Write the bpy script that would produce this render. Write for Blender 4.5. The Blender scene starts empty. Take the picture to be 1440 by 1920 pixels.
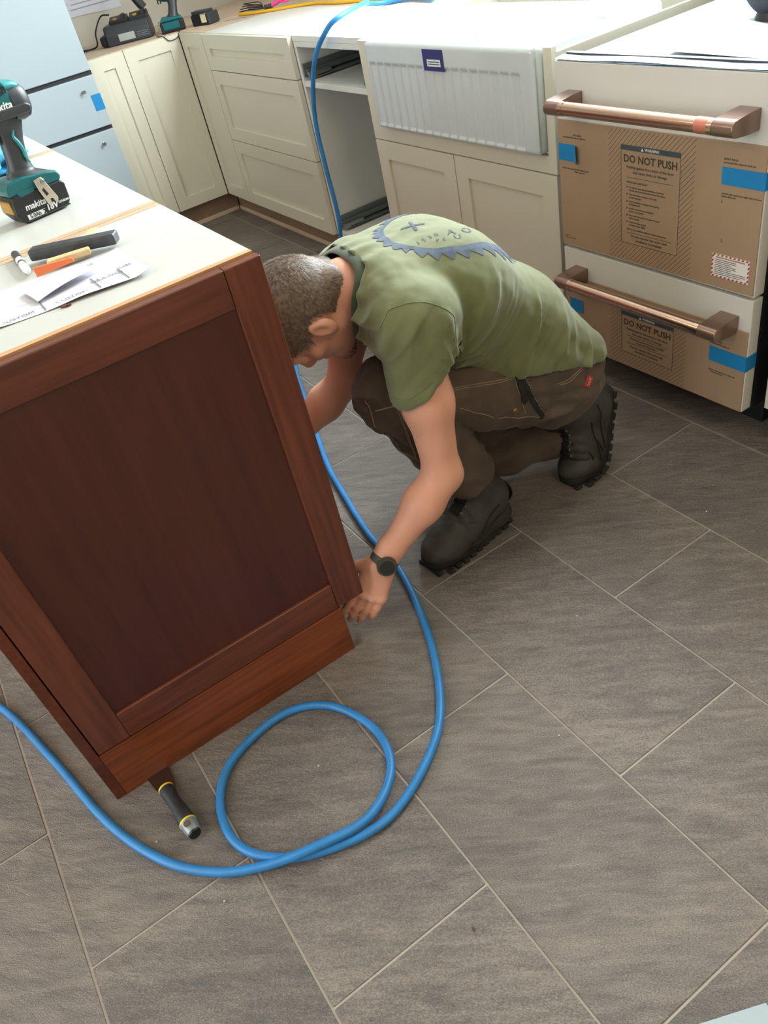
import bpy, bmesh, math, random
import numpy as np
from mathutils import Vector, Matrix, noise
from mathutils.bvhtree import BVHTree
random.seed(7)
PI = math.pi
SC = bpy.context.scene
COL = SC.collection

# ------------------------------------------------------------------ camera
CAM_R = [[0.54128721, 0.81799925, -0.19464169], [-0.45076856, 0.4777096, 0.75405653], [0.70979988, -0.3204228, 0.62730644]]
CAM_C = (4.2185, -1.4852, 1.2941)
cd = bpy.data.cameras.new('camera'); cam = bpy.data.objects.new('camera', cd); COL.objects.link(cam)
cd.sensor_fit = 'HORIZONTAL'; cd.sensor_width = 36.0; cd.lens = 1460.96 / 1440 * 36.0; cd.clip_start = .02
_m = Matrix(CAM_R).transposed().to_4x4(); _m.translation = Vector(CAM_C); cam.matrix_world = _m
SC.camera = cam

# ------------------------------------------------------------------ sky, daylight, exposure
W = bpy.data.worlds.new('world'); SC.world = W; W.use_nodes = True
W.node_tree.nodes['Background'].inputs[0].default_value = (.80, .92, 1.0, 1)
W.node_tree.nodes['Background'].inputs[1].default_value = 2.2
def area(name, loc, to, sx, sy, power, color, spread=180):
    l = bpy.data.lights.new(name, 'AREA'); l.shape = 'RECTANGLE'; l.size = sx; l.size_y = sy
    l.energy = power; l.color = color; l.spread = math.radians(spread)
    o = bpy.data.objects.new(name, l); COL.objects.link(o); o.location = loc
    o.rotation_euler = (Vector(to) - Vector(loc)).to_track_quat('-Z', 'Y').to_euler()
    return o
# daylight arriving through the window over the sink, plus an unseen fill light added behind the camera
area('window_daylight', (2.15, .80, 1.74), (2.15, -1.0, .95), 1.8, 1.26, 172, (.88, .96, 1.0))
area('rear_fill_light', (3.0, -4.35, 1.45), (2.9, 0, .9), 2.2, 1.9, 58, (.93, .97, 1.0))
SC.view_settings.view_transform = 'Standard'; SC.view_settings.look = 'None'
SC.view_settings.gamma = 1; SC.view_settings.use_curve_mapping = False
SC.view_settings.exposure = 0.0

# ------------------------------------------------------------------ helpers
def lin(c):
    return tuple((v / 12.92 if v <= .04045 else ((v + .055) / 1.055) ** 2.4) for v in [x / 255 for x in c])
WL = {}          # world location of every parent
class MB:
    def __init__(s): s.bm = bmesh.new()
    def _tf(s, vs, m):
        if m is not None: bmesh.ops.transform(s.bm, matrix=m, verts=vs)
    def box(s, x0, x1, y0, y1, z0, z1, bev=0, seg=2, m=None):
        r = bmesh.ops.create_cube(s.bm, size=1)
        vs = r['verts']
        for v in vs:
            v.co = Vector(((x0 + x1) / 2 + v.co.x * (x1 - x0), (y0 + y1) / 2 + v.co.y * (y1 - y0), (z0 + z1) / 2 + v.co.z * (z1 - z0)))
        s._tf(vs, m)
        if bev > 0:
            es = list({e for v in vs for e in v.link_edges})
            bmesh.ops.bevel(s.bm, geom=es, offset=bev, segments=seg, profile=.5, affect='EDGES', clamp_overlap=True)
        return s
    def prism(s, pts, axis, a, b, bev=0, seg=2, m=None, face_bev_only=False):
        def P(p, t):
            if axis == 'z': return (p[0], p[1], t)
            if axis == 'y': return (p[0], t, p[1])
            return (t, p[0], p[1])
        va = [s.bm.verts.new(P(p, a)) for p in pts]; vb = [s.bm.verts.new(P(p, b)) for p in pts]
        n = len(pts); fs = [s.bm.faces.new(va[::-1]), s.bm.faces.new(vb)]
        for i in range(n): fs.append(s.bm.faces.new((va[i], va[(i + 1) % n], vb[(i + 1) % n], vb[i])))
        bmesh.ops.recalc_face_normals(s.bm, faces=fs)
        s._tf(va + vb, m)
        if bev > 0:
            es = {e for f in fs[:2] for e in f.edges} if face_bev_only else {e for f in fs for e in f.edges}
            bmesh.ops.bevel(s.bm, geom=list(es), offset=bev, segments=seg, profile=.5, affect='EDGES', clamp_overlap=True)
        return s
    def loft(s, rings, caps=True, closed=True):
        rr = [[s.bm.verts.new(p) for p in r] for r in rings]; fs = []
        for a, b in zip(rr, rr[1:]):
            n = len(a)
            for i in range(n if closed else n - 1):
                j = (i + 1) % n
                fs.append(s.bm.faces.new((a[i], a[j], b[j], b[i])))
        if caps and closed:
            fs.append(s.bm.faces.new(rr[0][::-1])); fs.append(s.bm.faces.new(rr[-1]))
        bmesh.ops.recalc_face_normals(s.bm, faces=fs)
        return s
    def tube(s, pts, r, n=10, caps=True, closed=False, flat=None):
        P = [Vector(p) for p in pts]; N = len(P); rings = []
        up = None
        for i in range(N):
            if closed: t = P[(i + 1) % N] - P[i - 1]
            else: t = P[min(i + 1, N - 1)] - P[max(i - 1, 0)]
            t.normalize()
            if up is None:
                up = Vector((0, 0, 1)) if abs(t.z) < .9 else Vector((1, 0, 0))
            u = (up - t * up.dot(t)).normalized(); v = t.cross(u); up = u
            rad = r[i] if isinstance(r, (list, tuple)) else r
            ru, rv = (rad, rad) if flat is None else (rad * flat, rad)
            rings.append([P[i] + u * math.cos(a) * ru + v * math.sin(a) * rv for a in [2 * PI * k / n for k in range(n)]])
        if closed: rings.append(rings[0]); 
        s.loft(rings, caps=caps and not closed)
        if closed: bmesh.ops.remove_doubles(s.bm, verts=s.bm.verts[:], dist=1e-6)
        return s
    def lathe(s, prof, n=24, m=None):      # profile (r, z) about z
        rings = [[(max(r, 1e-5) * math.cos(2 * PI * k / n), max(r, 1e-5) * math.sin(2 * PI * k / n), z) for k in range(n)] for r, z in prof]
        k = len(s.bm.verts); s.loft(rings); s.bm.verts.ensure_lookup_table()
        s._tf([v for v in s.bm.verts][k:], m)
        return s
    def ell(s, c, r, m=None, u=20, v=12):
        q = bmesh.ops.create_uvsphere(s.bm, u_segments=u, v_segments=v, radius=1)
        for w in q['verts']: w.co = Vector((c[0] + w.co.x * r[0], c[1] + w.co.y * r[1], c[2] + w.co.z * r[2]))
        s._tf(q['verts'], m); return s
    def grid(s, fn, nu, nv):
        g = [[s.bm.verts.new(fn(i / nu, j / nv)) for j in range(nv + 1)] for i in range(nu + 1)]
        for i in range(nu):
            for j in range(nv): s.bm.faces.new((g[i][j], g[i + 1][j], g[i + 1][j + 1], g[i][j + 1]))
        return s
    def sheet(s, fn, nu, nv, th):
        s.grid(fn, nu, nv); bmesh.ops.recalc_face_normals(s.bm, faces=s.bm.faces[:])
        bmesh.ops.solidify(s.bm, geom=s.bm.faces[:], thickness=th); return s
def finish(bm, name, mat, ang=38, smooth=True):
    bm.normal_update()
    if smooth:
        for f in bm.faces: f.smooth = True
        c = math.radians(ang)
        for e in bm.edges:
            if len(e.link_faces) == 2: e.smooth = e.calc_face_angle(0) < c
    me = bpy.data.meshes.new(name); bm.to_mesh(me); bm.free()
    if mat: me.materials.append(mat)
    me['crisp'] = ang < 45
    return me
def link(name, me, parent=None, loc=(0, 0, 0)):
    o = bpy.data.objects.new(name, me); COL.objects.link(o)
    o.location = loc
    if parent is not None: o.parent = parent
    if me is not None and me.get('crisp'):
        w = o.modifiers.new('normals', 'WEIGHTED_NORMAL'); w.keep_sharp = True
    return o
def part(name, mb, mat, parent, ang=38, label=None, local=False):
    """mesh given in world coordinates (or parent coordinates when local), child of parent"""
    pw = Vector(WL[parent.name]) if not local else Vector((0, 0, 0))
    if not local: bmesh.ops.translate(mb.bm, verts=mb.bm.verts[:], vec=-pw)
    o = link(name, finish(mb.bm, name, mat, ang), parent)
    WL[o.name] = WL[parent.name]
    if label: o['label'] = label
    return o
def tag(o, label, cat, group=None, kind=None):
    if label: o['label'] = label
    if cat: o['category'] = cat
    if group: o['group'] = group
    if kind: o['kind'] = kind
    return o
def root(name, loc, label=None, cat=None, group=None, kind=None, rz=0):
    o = bpy.data.objects.new(name, None); COL.objects.link(o); o.location = loc; o.rotation_euler = (0, 0, rz)
    o.empty_display_size = .05
    WL[o.name] = tuple(loc); return tag(o, label, cat, group, kind)
def solo(name, mb, mat, label=None, cat=None, group=None, kind=None, ang=38):
    bm = mb.bm; c = [v.co for v in bm.verts]
    lo = Vector([min(v[i] for v in c) for i in range(3)]); hi = Vector([max(v[i] for v in c) for i in range(3)])
    org = Vector(((lo.x + hi.x) / 2, (lo.y + hi.y) / 2, lo.z))
    bmesh.ops.translate(bm, verts=bm.verts[:], vec=-org)
    o = link(name, finish(bm, name, mat, ang), None, org); WL[o.name] = tuple(org)
    return tag(o, label, cat, group, kind)
def curve_pts(P, n=8, closed=False):      # catmull-rom
    P = [Vector(p) for p in P]; out = []; N = len(P)
    for i in range(N if closed else N - 1):
        p1, p2 = P[i], P[(i + 1) % N]
        p0 = P[i - 1] if (i > 0 or closed) else p1 * 2 - p2
        p3 = P[(i + 2) % N] if (i + 2 < N or closed) else p2 * 2 - p1
        for k in range(n):
            t = k / n
            out.append(.5 * ((2 * p1) + (p2 - p0) * t + (2 * p0 - 5 * p1 + 4 * p2 - p3) * t * t + (3 * p1 - p0 - 3 * p2 + p3) * t ** 3))
    if not closed: out.append(P[-1])
    return out
def text_bm(s, size, depth=.0002, align='CENTER', bold=0, shear=0):
    cu = bpy.data.curves.new('lettering', 'FONT'); cu.body = s; cu.size = size; cu.extrude = depth; cu.align_x = align; cu.align_y = 'CENTER'
    cu.offset = bold; cu.resolution_u = 2; cu.shear = shear; cu.space_line = 1.0
    o = bpy.data.objects.new('lettering', cu); COL.objects.link(o)
    dg = bpy.context.evaluated_depsgraph_get(); me = bpy.data.meshes.new_from_object(o.evaluated_get(dg))
    bm = bmesh.new(); bm.from_mesh(me); bpy.data.objects.remove(o); bpy.data.curves.remove(cu); bpy.data.meshes.remove(me)
    return bm
def add_bm(mb, bm, m):
    bmesh.ops.transform(bm, matrix=m, verts=bm.verts[:])
    me = bpy.data.meshes.new('tmp'); bm.to_mesh(me); bm.free(); mb.bm.from_mesh(me); bpy.data.meshes.remove(me)
def frame(o, x, y):       # matrix with local x,y axes given and z = x cross y, origin o
    x = Vector(x).normalized(); z = x.cross(Vector(y)).normalized(); y = z.cross(x)
    m = Matrix((x, y, z)).transposed().to_4x4(); m.translation = Vector(o); return m

# ------------------------------------------------------------------ materials
def nt(name):
    m = bpy.data.materials.new(name); m.use_nodes = True; t = m.node_tree
    b = t.nodes['Principled BSDF']; return m, t, b
def N(t, kind, **kw):
    n = t.nodes.new(kind)
    for k, v in kw.items():
        if k.startswith('i_'): n.inputs[k[2:].replace('_', ' ')].default_value = v
        else: setattr(n, k, v)
    return n
def c4(c): return (*lin(c), 1)
def simple(name, col, rough=.5, metal=0, bump=0, bscale=200, var=0, vscale=8, coat=0, spec=.5, trans=0, sheen=0, aniso=0):
    m, t, b = nt(name)
    b.inputs['Base Color'].default_value = c4(col); b.inputs['Roughness'].default_value = rough; b.inputs['Metallic'].default_value = metal
    b.inputs['Coat Weight'].default_value = coat; b.inputs['Specular IOR Level'].default_value = spec
    b.inputs['Transmission Weight'].default_value = trans; b.inputs['Sheen Weight'].default_value = sheen
    tc = N(t, 'ShaderNodeTexCoord')
    if var:
        n = N(t, 'ShaderNodeTexNoise', i_Scale=vscale, i_Detail=5.0); t.links.new(tc.outputs['Object'], n.inputs['Vector'])
        r = N(t, 'ShaderNodeMapRange'); r.inputs[1].default_value = .3; r.inputs[2].default_value = .7
        r.inputs[3].default_value = 1 - var; r.inputs[4].default_value = 1 + var; t.links.new(n.outputs[0], r.inputs[0])
        h = N(t, 'ShaderNodeHueSaturation'); h.inputs['Color'].default_value = c4(col); t.links.new(r.outputs[0], h.inputs['Value'])
        t.links.new(h.outputs[0], b.inputs['Base Color'])
    if bump:
        n = N(t, 'ShaderNodeTexNoise', i_Scale=bscale, i_Detail=3.0); t.links.new(tc.outputs['Object'], n.inputs['Vector'])
        bp = N(t, 'ShaderNodeBump', i_Strength=bump, i_Distance=.001); t.links.new(n.outputs[0], bp.inputs['Height']); t.links.new(bp.outputs[0], b.inputs['Normal'])
    return m
def wood(name, c1, c2, grain, rough=.35, fine=90, coat=.0, coarse=6, contrast=1.0, bump=.15):
    """grain: axis index along which the grain runs"""
    m, t, b = nt(name); tc = N(t, 'ShaderNodeTexCoord')
    def noisy(scale, stretch, det, dist=0):
        mp = N(t, 'ShaderNodeMapping'); s = [scale] * 3; s[grain] = scale / stretch; mp.inputs['Scale'].default_value = s
        t.links.new(tc.outputs['Object'], mp.inputs['Vector'])
        n = N(t, 'ShaderNodeTexNoise', i_Scale=1.0, i_Detail=det, i_Distortion=dist); t.links.new(mp.outputs[0], n.inputs['Vector']); return n
    a = noisy(coarse, 5, 3, .6); f = noisy(fine, 22, 4)
    mx = N(t, 'ShaderNodeMix'); mx.data_type = 'FLOAT'; mx.inputs[0].default_value = .55
    t.links.new(a.outputs[0], mx.inputs[2]); t.links.new(f.outputs[0], mx.inputs[3])
    cr = N(t, 'ShaderNodeValToRGB'); cr.color_ramp.elements[0].position = .5 - .16 * contrast; cr.color_ramp.elements[1].position = .5 + .16 * contrast
    cr.color_ramp.elements[0].color = c4(c1); cr.color_ramp.elements[1].color = c4(c2)
    t.links.new(mx.outputs[0], cr.inputs[0]); t.links.new(cr.outputs[0], b.inputs['Base Color'])
    bp = N(t, 'ShaderNodeBump', i_Strength=bump, i_Distance=.0006); t.links.new(f.outputs[0], bp.inputs['Height']); t.links.new(bp.outputs[0], b.inputs['Normal'])
    b.inputs['Roughness'].default_value = rough; b.inputs['Coat Weight'].default_value = coat; b.inputs['Coat Roughness'].default_value = .25
    return m
def tile_mat():
    m, t, b = nt('slate_look_tile'); geo = N(t, 'ShaderNodeNewGeometry'); oi = N(t, 'ShaderNodeObjectInfo')
    off = N(t, 'ShaderNodeVectorMath', operation='SCALE'); cmb = N(t, 'ShaderNodeCombineXYZ')
    for k in range(3): t.links.new(oi.outputs['Random'], cmb.inputs[k])
    t.links.new(cmb.outputs[0], off.inputs[0]); off.inputs['Scale'].default_value = 37.0
    add = N(t, 'ShaderNodeVectorMath', operation='ADD'); t.links.new(geo.outputs['Position'], add.inputs[0]); t.links.new(off.outputs[0], add.inputs[1])
    def noisy(sx, sy, det, rot=.95, dist=0):
        mp = N(t, 'ShaderNodeMapping'); mp.vector_type = 'TEXTURE'; mp.inputs['Rotation'].default_value = (0, 0, rot); mp.inputs['Scale'].default_value = (1 / sx, 1 / sy, 1 / sy)
        t.links.new(add.outputs[0], mp.inputs['Vector'])
        n = N(t, 'ShaderNodeTexNoise', i_Scale=1.0, i_Detail=det, i_Distortion=dist, i_Roughness=.62); t.links.new(mp.outputs[0], n.inputs['Vector']); return n
    big = noisy(1.6, 3.2, 3); streak = noisy(12, 60, 8, .95, .5); fine = noisy(330, 560, 6); rip = noisy(16, 55, 4, .7, .6); fl = noisy(9, 45, 8, 1.05, 1.4)
    cr = N(t, 'ShaderNodeValToRGB'); e = cr.color_ramp.elements
    e[0].position = .41; e[0].color = c4((84, 81, 78)); e[1].position = .60; e[1].color = c4((150, 140, 129))
    k = e.new(.5); k.color = c4((115, 108, 101))
    mx = N(t, 'ShaderNodeMix'); mx.data_type = 'FLOAT'; mx.inputs[0].default_value = .55; t.links.new(big.outputs[0], mx.inputs[2]); t.links.new(streak.outputs[0], mx.inputs[3])
    m2 = N(t, 'ShaderNodeMix'); m2.data_type = 'FLOAT'; m2.inputs[0].default_value = .50; t.links.new(mx.outputs[0], m2.inputs[2]); t.links.new(fine.outputs[0], m2.inputs[3])
    t.links.new(m2.outputs[0], cr.inputs[0])
    # pale mineral veins
    vr = N(t, 'ShaderNodeMapRange'); vr.inputs[1].default_value = .66; vr.inputs[2].default_value = .76; vr.inputs[3].default_value = 0; vr.inputs[4].default_value = .42
    t.links.new(fl.outputs[0], vr.inputs[0])
    vm = N(t, 'ShaderNodeMix'); vm.data_type = 'RGBA'; vm.inputs[7].default_value = c4((176, 164, 150))
    t.links.new(vr.outputs[0], vm.inputs[0]); t.links.new(cr.outputs[0], vm.inputs[6]); t.links.new(vm.outputs[2], b.inputs['Base Color'])
    hm = N(t, 'ShaderNodeMath', operation='MULTIPLY_ADD'); hm.inputs[1].default_value = .5; t.links.new(fine.outputs[0], hm.inputs[0]); t.links.new(rip.outputs[0], hm.inputs[2])
    bp = N(t, 'ShaderNodeBump', i_Strength=.8, i_Distance=.005); t.links.new(hm.outputs[0], bp.inputs['Height']); t.links.new(bp.outputs[0], b.inputs['Normal'])
    b.inputs['Roughness'].default_value = .37; b.inputs['Specular IOR Level'].default_value = .62
    return m
M = {}
M['tile'] = tile_mat()
M['grout'] = simple('grout', (172, 164, 154), .9, bump=.3, var=.06)
M['wall'] = simple('wall_paint', (196, 190, 176), .8, bump=.1, bscale=120)
M['ceiling'] = simple('ceiling_paint', (228, 224, 214), .9)
M['cream'] = simple('cream_lacquer', (214, 210, 191), .34, var=.015, vscale=3, coat=.1)
M['carcass'] = simple('white_melamine', (222, 225, 219), .45, var=.02)
M['islandtop'] = simple('white_melamine_island', (196, 197, 190), .34, var=.02, vscale=5)
M['toplam'] = simple('white_melamine_top', (226, 227, 222), .30, var=.02, vscale=5)
M['toeraw'] = wood('toe_kick_board', (128, 103, 82), (158, 132, 108), 0, .55, coarse=9)
M['rawtop'] = wood('raw_maple_top', (196, 172, 148), (222, 200, 176), 1, .5, coarse=10, contrast=1.3)
M['ply'] = wood('plywood_edge', (178, 132, 90), (212, 168, 122), 1, .5, coarse=60)
M['seam'] = wood('plywood_seam', (176, 146, 116), (208, 184, 156), 1, .5, coarse=40, fine=160)
M['cherry_v'] = wood('cherry_stile', (84, 40, 27), (122, 66, 46), 2, .30, coat=.25, coarse=16, contrast=.95)
M['cherry_h'] = wood('cherry_rail', (84, 40, 27), (122, 66, 46), 1, .30, coat=.25, coarse=16, contrast=.95)
M['cherry_p'] = wood('cherry_veneer', (66, 28, 19), (90, 42, 30), 2, .34, coat=.2, coarse=14, contrast=1.35, fine=70)
M['cherry_x'] = wood('cherry_long', (80, 36, 20), (116, 56, 32), 0, .34, coat=.2, coarse=14)
M['cherry_toe'] = wood('cherry_toe', (104, 50, 24), (148, 78, 42), 1, .36, coat=.15, coarse=20, contrast=.85)
M['fireclay'] = simple('white_fireclay', (202, 210, 211), .10, coat=.6)
M['filmwhite'] = simple('film_covered_white_steel', (172, 187, 194), .30, coat=.2, var=.01, vscale=2)
M['dwwhite'] = simple('matt_white_steel', (214, 213, 206), .38)
M['black'] = simple('black_plastic', (24, 25, 27), .45)
M['blackr'] = simple('black_rubber', (38, 38, 40), .62, bump=.2, bscale=400)
M['darkgrey'] = simple('charcoal_plastic', (52, 56, 60), .42, bump=.1, bscale=500)
M['teal'] = simple('teal_plastic', (8, 92, 96), .38, bump=.06, bscale=500)
M['tealhi'] = simple('teal_accent', (48, 142, 146), .4)
M['white'] = simple('white_print', (226, 228, 228), .5)
M['copper'] = simple('brushed_copper', (206, 176, 158), .22, metal=1, bump=.05, bscale=300)
M['copperdark'] = simple('film_wrapped_bronze', (140, 112, 100), .30, metal=.7, coat=.6, bump=.2, bscale=60)
M['orange_tape'] = simple('copper_protective_ring', (206, 128, 106), .4, metal=.4)
M['card'] = simple('brown_cardboard', (164, 137, 110), .72, var=.035, vscale=10, bump=.12, bscale=90)
M['ink'] = simple('dark_print', (74, 62, 54), .7)
M['inkblue'] = simple('slate_blue_print', (62, 74, 84), .7)
M['tape'] = simple('blue_painters_tape', (12, 128, 190), .6, var=.05, bump=.3, bscale=150)
M['stickwhite'] = simple('white_sticker', (232, 230, 224), .5)
M['red'] = simple('red_print', (176, 52, 44), .6)
M['navy'] = simple('navy_sticker', (44, 44, 112), .4)
M['steel'] = simple('zinc_steel', (150, 156, 158), .32, metal=.9)
M['steeldark'] = simple('dark_zinc', (112, 120, 120), .38, metal=.35)
M['brass'] = simple('brass', (196, 150, 70), .35, metal=.9)
M['paper'] = simple('white_paper', (208, 208, 216), .8, bump=.1)
M['hose'] = simple('blue_rubber_hose', (48, 130, 196), .42, var=.10, vscale=24, bump=.12, bscale=260)
M['yellowcord'] = simple('yellow_cord', (232, 178, 24), .45)
M['pink'] = simple('pink_plastic', (238, 64, 148), .4)
M['orange'] = simple('orange_plastic', (246, 130, 78), .45)
M['bluecloth'] = simple('blue_glove', (74, 168, 208), .6, bump=.2)
M['shim'] = wood('pine_shim', (206, 176, 126), (228, 202, 156), 0, .6, coarse=30)
M['yellow'] = simple('yellow_ring', (236, 210, 60), .4)
M['gapdark'] = simple('dark_seal', (34, 37, 40), .6)
# ------------------------------------------------------------------ room shell
WX0, WX1, WY0, WY1, WZ = -.61, 5.7, -4.2, .64, 2.52
fl = solo('floor', MB().box(WX0, WX1, WY0, WY1, -.06, -.0022), M['grout'], kind='structure')
TL, TW, G = .6063, .3022, .0042
tme = finish(MB().box(-TL / 2 + G / 2, TL / 2 - G / 2, -TW / 2 + G / 2, TW / 2 - G / 2, -.008, 0, .0009, 1).bm, 'tile', M['tile'])
for k in range(-3, 14):
    ya = -.0195 - TW * k; x0 = 3.0715 + (TL / 2 if k % 2 else 0)
    for i in range(-7, 6):
        xc = x0 + TL * (i + .5); yc = ya - TW / 2
        if xc - TL / 2 < WX0 - .3 or xc + TL / 2 > WX1 + .3 or yc > WY1 - .1 or yc < WY0 + .1: continue
        o = link('tile', tme, fl, (xc - WL['floor'][0], yc - WL['floor'][1], -WL['floor'][2]))
T = .12
wb = MB().box(WX0 - T, 1.25, WY1, WY1 + T, 0, WZ).box(3.05, WX1 + T, WY1, WY1 + T, 0, WZ).box(1.25, 3.05, WY1, WY1 + T, 0, 1.10).box(1.25, 3.05, WY1, WY1 + T, 2.38, WZ)
solo('wall_back', wb, M['wall'], kind='structure')
solo('wall_left', MB().box(WX0 - T, WX0, WY0 - T, WY1, 0, WZ), M['wall'], kind='structure')
solo('wall_right', MB().box(WX1, WX1 + T, WY0 - T, WY1, 0, WZ), M['wall'], kind='structure')
wf = MB().box(WX0, 1.25, WY0 - T, WY0, 0, WZ).box(3.95, WX1, WY0 - T, WY0, 0, WZ).box(1.25, 3.95, WY0 - T, WY0, 2.42, WZ)
solo('wall_front', wf, M['wall'], kind='structure')
solo('ceiling', MB().box(WX0 - T, WX1 + T, WY0 - T, WY1 + T, WZ, WZ + .1), M['ceiling'], kind='structure')
gm, gt, gb = nt('window_glass'); gt.nodes.remove(gb)
_tr = N(gt, 'ShaderNodeBsdfTransparent'); _gl = N(gt, 'ShaderNodeBsdfGlossy', i_Roughness=.02); _mx = N(gt, 'ShaderNodeMixShader'); _mx.inputs[0].default_value = .05
gt.links.new(_tr.outputs[0], _mx.inputs[1]); gt.links.new(_gl.outputs[0], _mx.inputs[2]); gt.links.new(_mx.outputs[0], gt.nodes['Material Output'].inputs[0])
M['frame'] = simple('white_window_paint', (232, 230, 224), .4)
def glazing(name, x0, x1, y, z0, z1, n):
    r = root(name, ((x0 + x1) / 2, y, z0), kind='structure')
    f = MB().box(x0, x1, y - .03, y + .03, z0, z0 + .05, .004).box(x0, x1, y - .03, y + .03, z1 - .05, z1, .004)
    for i in range(n + 1):
        xx = x0 + .025 + (x1 - x0 - .05) * i / n
        f.box(xx - .025, xx + .025, y - .028, y + .028, z0 + .05, z1 - .05, .004)
    part('window_frame', f, M['frame'], r)
    for i in range(n):
        a = x0 + .05 + (x1 - x0 - .05) * i / n; b = a + (x1 - x0 - .05) / n - .05
        part('pane', MB().box(a, b, y - .003, y + .003, z0 + .05, z1 - .05), gm, r)
glazing('window_1', 1.25, 3.05, .695, 1.10, 2.38, 2)
glazing('added_rear_door', 1.25, 3.95, -4.26, 0, 2.42, 2)  # unseen glazed opening, added to let the rear fill light in
def fill_downlight(x, y, p, label):  # unseen ceiling lamps with fixtures, added as warm fill
    r = root('ceiling_fill_light', (x, y, WZ), label, 'light')
    part('trim_ring', MB().tube([(x + .07 * math.cos(a), y + .07 * math.sin(a), WZ - .004) for a in [2 * PI * k / 24 for k in range(24)]], .009, 8, closed=True), M['frame'], r)
    m, t, b = nt('lamp_glow'); b.inputs['Emission Color'].default_value = (1, .78, .52, 1); b.inputs['Emission Strength'].default_value = 6
    part('lamp_disc', MB().lathe([(0, WZ - .004), (.06, WZ - .004), (.06, WZ - .001), (0, WZ - .001)], 20, Matrix.Translation((x, y, 0))), m, r)
    l = bpy.data.lights.new('lamp', 'AREA'); l.shape = 'DISK'; l.size = .5; l.energy = p; l.color = (1, .74, .48)
    o = bpy.data.objects.new('lamp', l); COL.objects.link(o); o.location = (x, y, WZ - .03)
fill_downlight(1.2, -2.7, 12, 'added warm ceiling fill light over the far side of the island')
fill_downlight(3.4, -3.0, 9, 'added warm ceiling fill light behind the camera')
fill_downlight(5.0, -.9, 14, 'added warm ceiling fill light at the right end of the room')

# ------------------------------------------------------------------ shaker fronts
def shaker(par, name, fac, u0, u1, z0, z1, plane, th=.02, st=.0575, rec=.009, mat='cream', pmat=None, g=.0015, label=None):
    u0 += g; u1 -= g; z0 += g; z1 -= g
    def bx(mb, a0, a1, b0, b1, d0, d1, bev):      # d measured inward from the face
        if fac == '-y': mb.box(a0, a1, plane + d0, plane + d1, b0, b1, bev)
        elif fac == '+y': mb.box(a0, a1, plane - d1, plane - d0, b0, b1, bev)
        else: mb.box(plane - d1, plane - d0, a0, a1, b0, b1, bev)
        return mb
    f = MB()
    bx(f, u0, u0 + st, z0, z1, 0, th, .0012); bx(f, u1 - st, u1, z0, z1, 0, th, .0012)
    bx(f, u0 + st - .0008, u1 - st + .0008, z0, z0 + st, .0001, th - .0002, .0012); bx(f, u0 + st - .0008, u1 - st + .0008, z1 - st, z1, .0001, th - .0002, .0012)
    d = part(name, f, M[mat], par, label=label)
    p = MB(); bx(p, u0 + st - .004, u1 - st + .004, z0 + st - .004, z1 - st + .004, rec, th - .003, 0)
    q = part('center_panel', p, M[pmat or mat], d)
    return d
ZT, ZB = .876, .114
def carcass(x0, x1, y0, y1, z0=ZB, z1=ZT, t=.018, shelf=None, front_rail=True, bottom=True):
    c = MB().box(x0, x0 + t, y0, y1, z0, z1, .0008).box(x1 - t, x1, y0, y1, z0, z1, .0008)
    if bottom: c.box(x0 + t, x1 - t, y0, y1, z0, z0 + t, .0008)
    c.box(x0 + t, x1 - t, y1 - t, y1, z0 + t, z1, .0008)
    if front_rail: c.box(x0 + t, x1 - t, y0, y0 + .09, z1 - t, z1, .0008)
    if shelf: c.box(x0 + t, x1 - t, y0, y1 - t, shelf, shelf + .02, .0008)
    return c
# left leg
r = root('base_cabinet', (-.32, -.23, 0), 'cream two-door base cabinet along the side wall, under the battery charger', 'cabinet')
part('carcass', MB().box(-.60, -.022, -.465, -.002, ZB, .857, .001), M['carcass'], r)
shaker(r, 'door', '+x', -.289, -.002, ZB, ZT - .001, 0)
shaker(r, 'door', '+x', -.465, -.289, ZB, ZT - .001, 0)
part('toe_board', MB().box(-.083, -.065, -.465, .062, .0, ZB - .002, .001), M['toeraw'], r)
part('toe_moulding', MB().box(-.065, -.058, -.465, .056, .0, .022, .003), M['rawtop'], r)
# corner filler door + drawers
r = root('corner_cabinet', (.14, .30, 0), 'cream corner cabinet with one narrow panel door beside the inside corner', 'cabinet')
part('carcass', MB().box(.002, .279, .022, .60, ZB, .857, .001), M['carcass'], r)
shaker(r, 'door', '-y', .002, .281, ZB, ZT - .001, 0)
r = root('drawer_cabinet', (.71, .30, 0), 'cream three-drawer cabinet between the narrow corner door and the open cabinet', 'cabinet')
part('carcass', MB().box(.284, 1.146, .022, .60, ZB, .857, .001), M['carcass'], r)
for a, b in ((.727, ZT - .001), (.421, .727), (ZB, .421)): shaker(r, 'drawer_front', '-y', .283, 1.149, a, b, 0, label='shallow top drawer front' if a > .7 else None)
part('toe_board', MB().box(-.060, 2.57, .066, .080, .0, ZB - .002, .001), M['toeraw'], r)
part('toe_moulding', MB().box(-.056, 2.57, .058, .066, .0, .022, .003), M['rawtop'], r)
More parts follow.
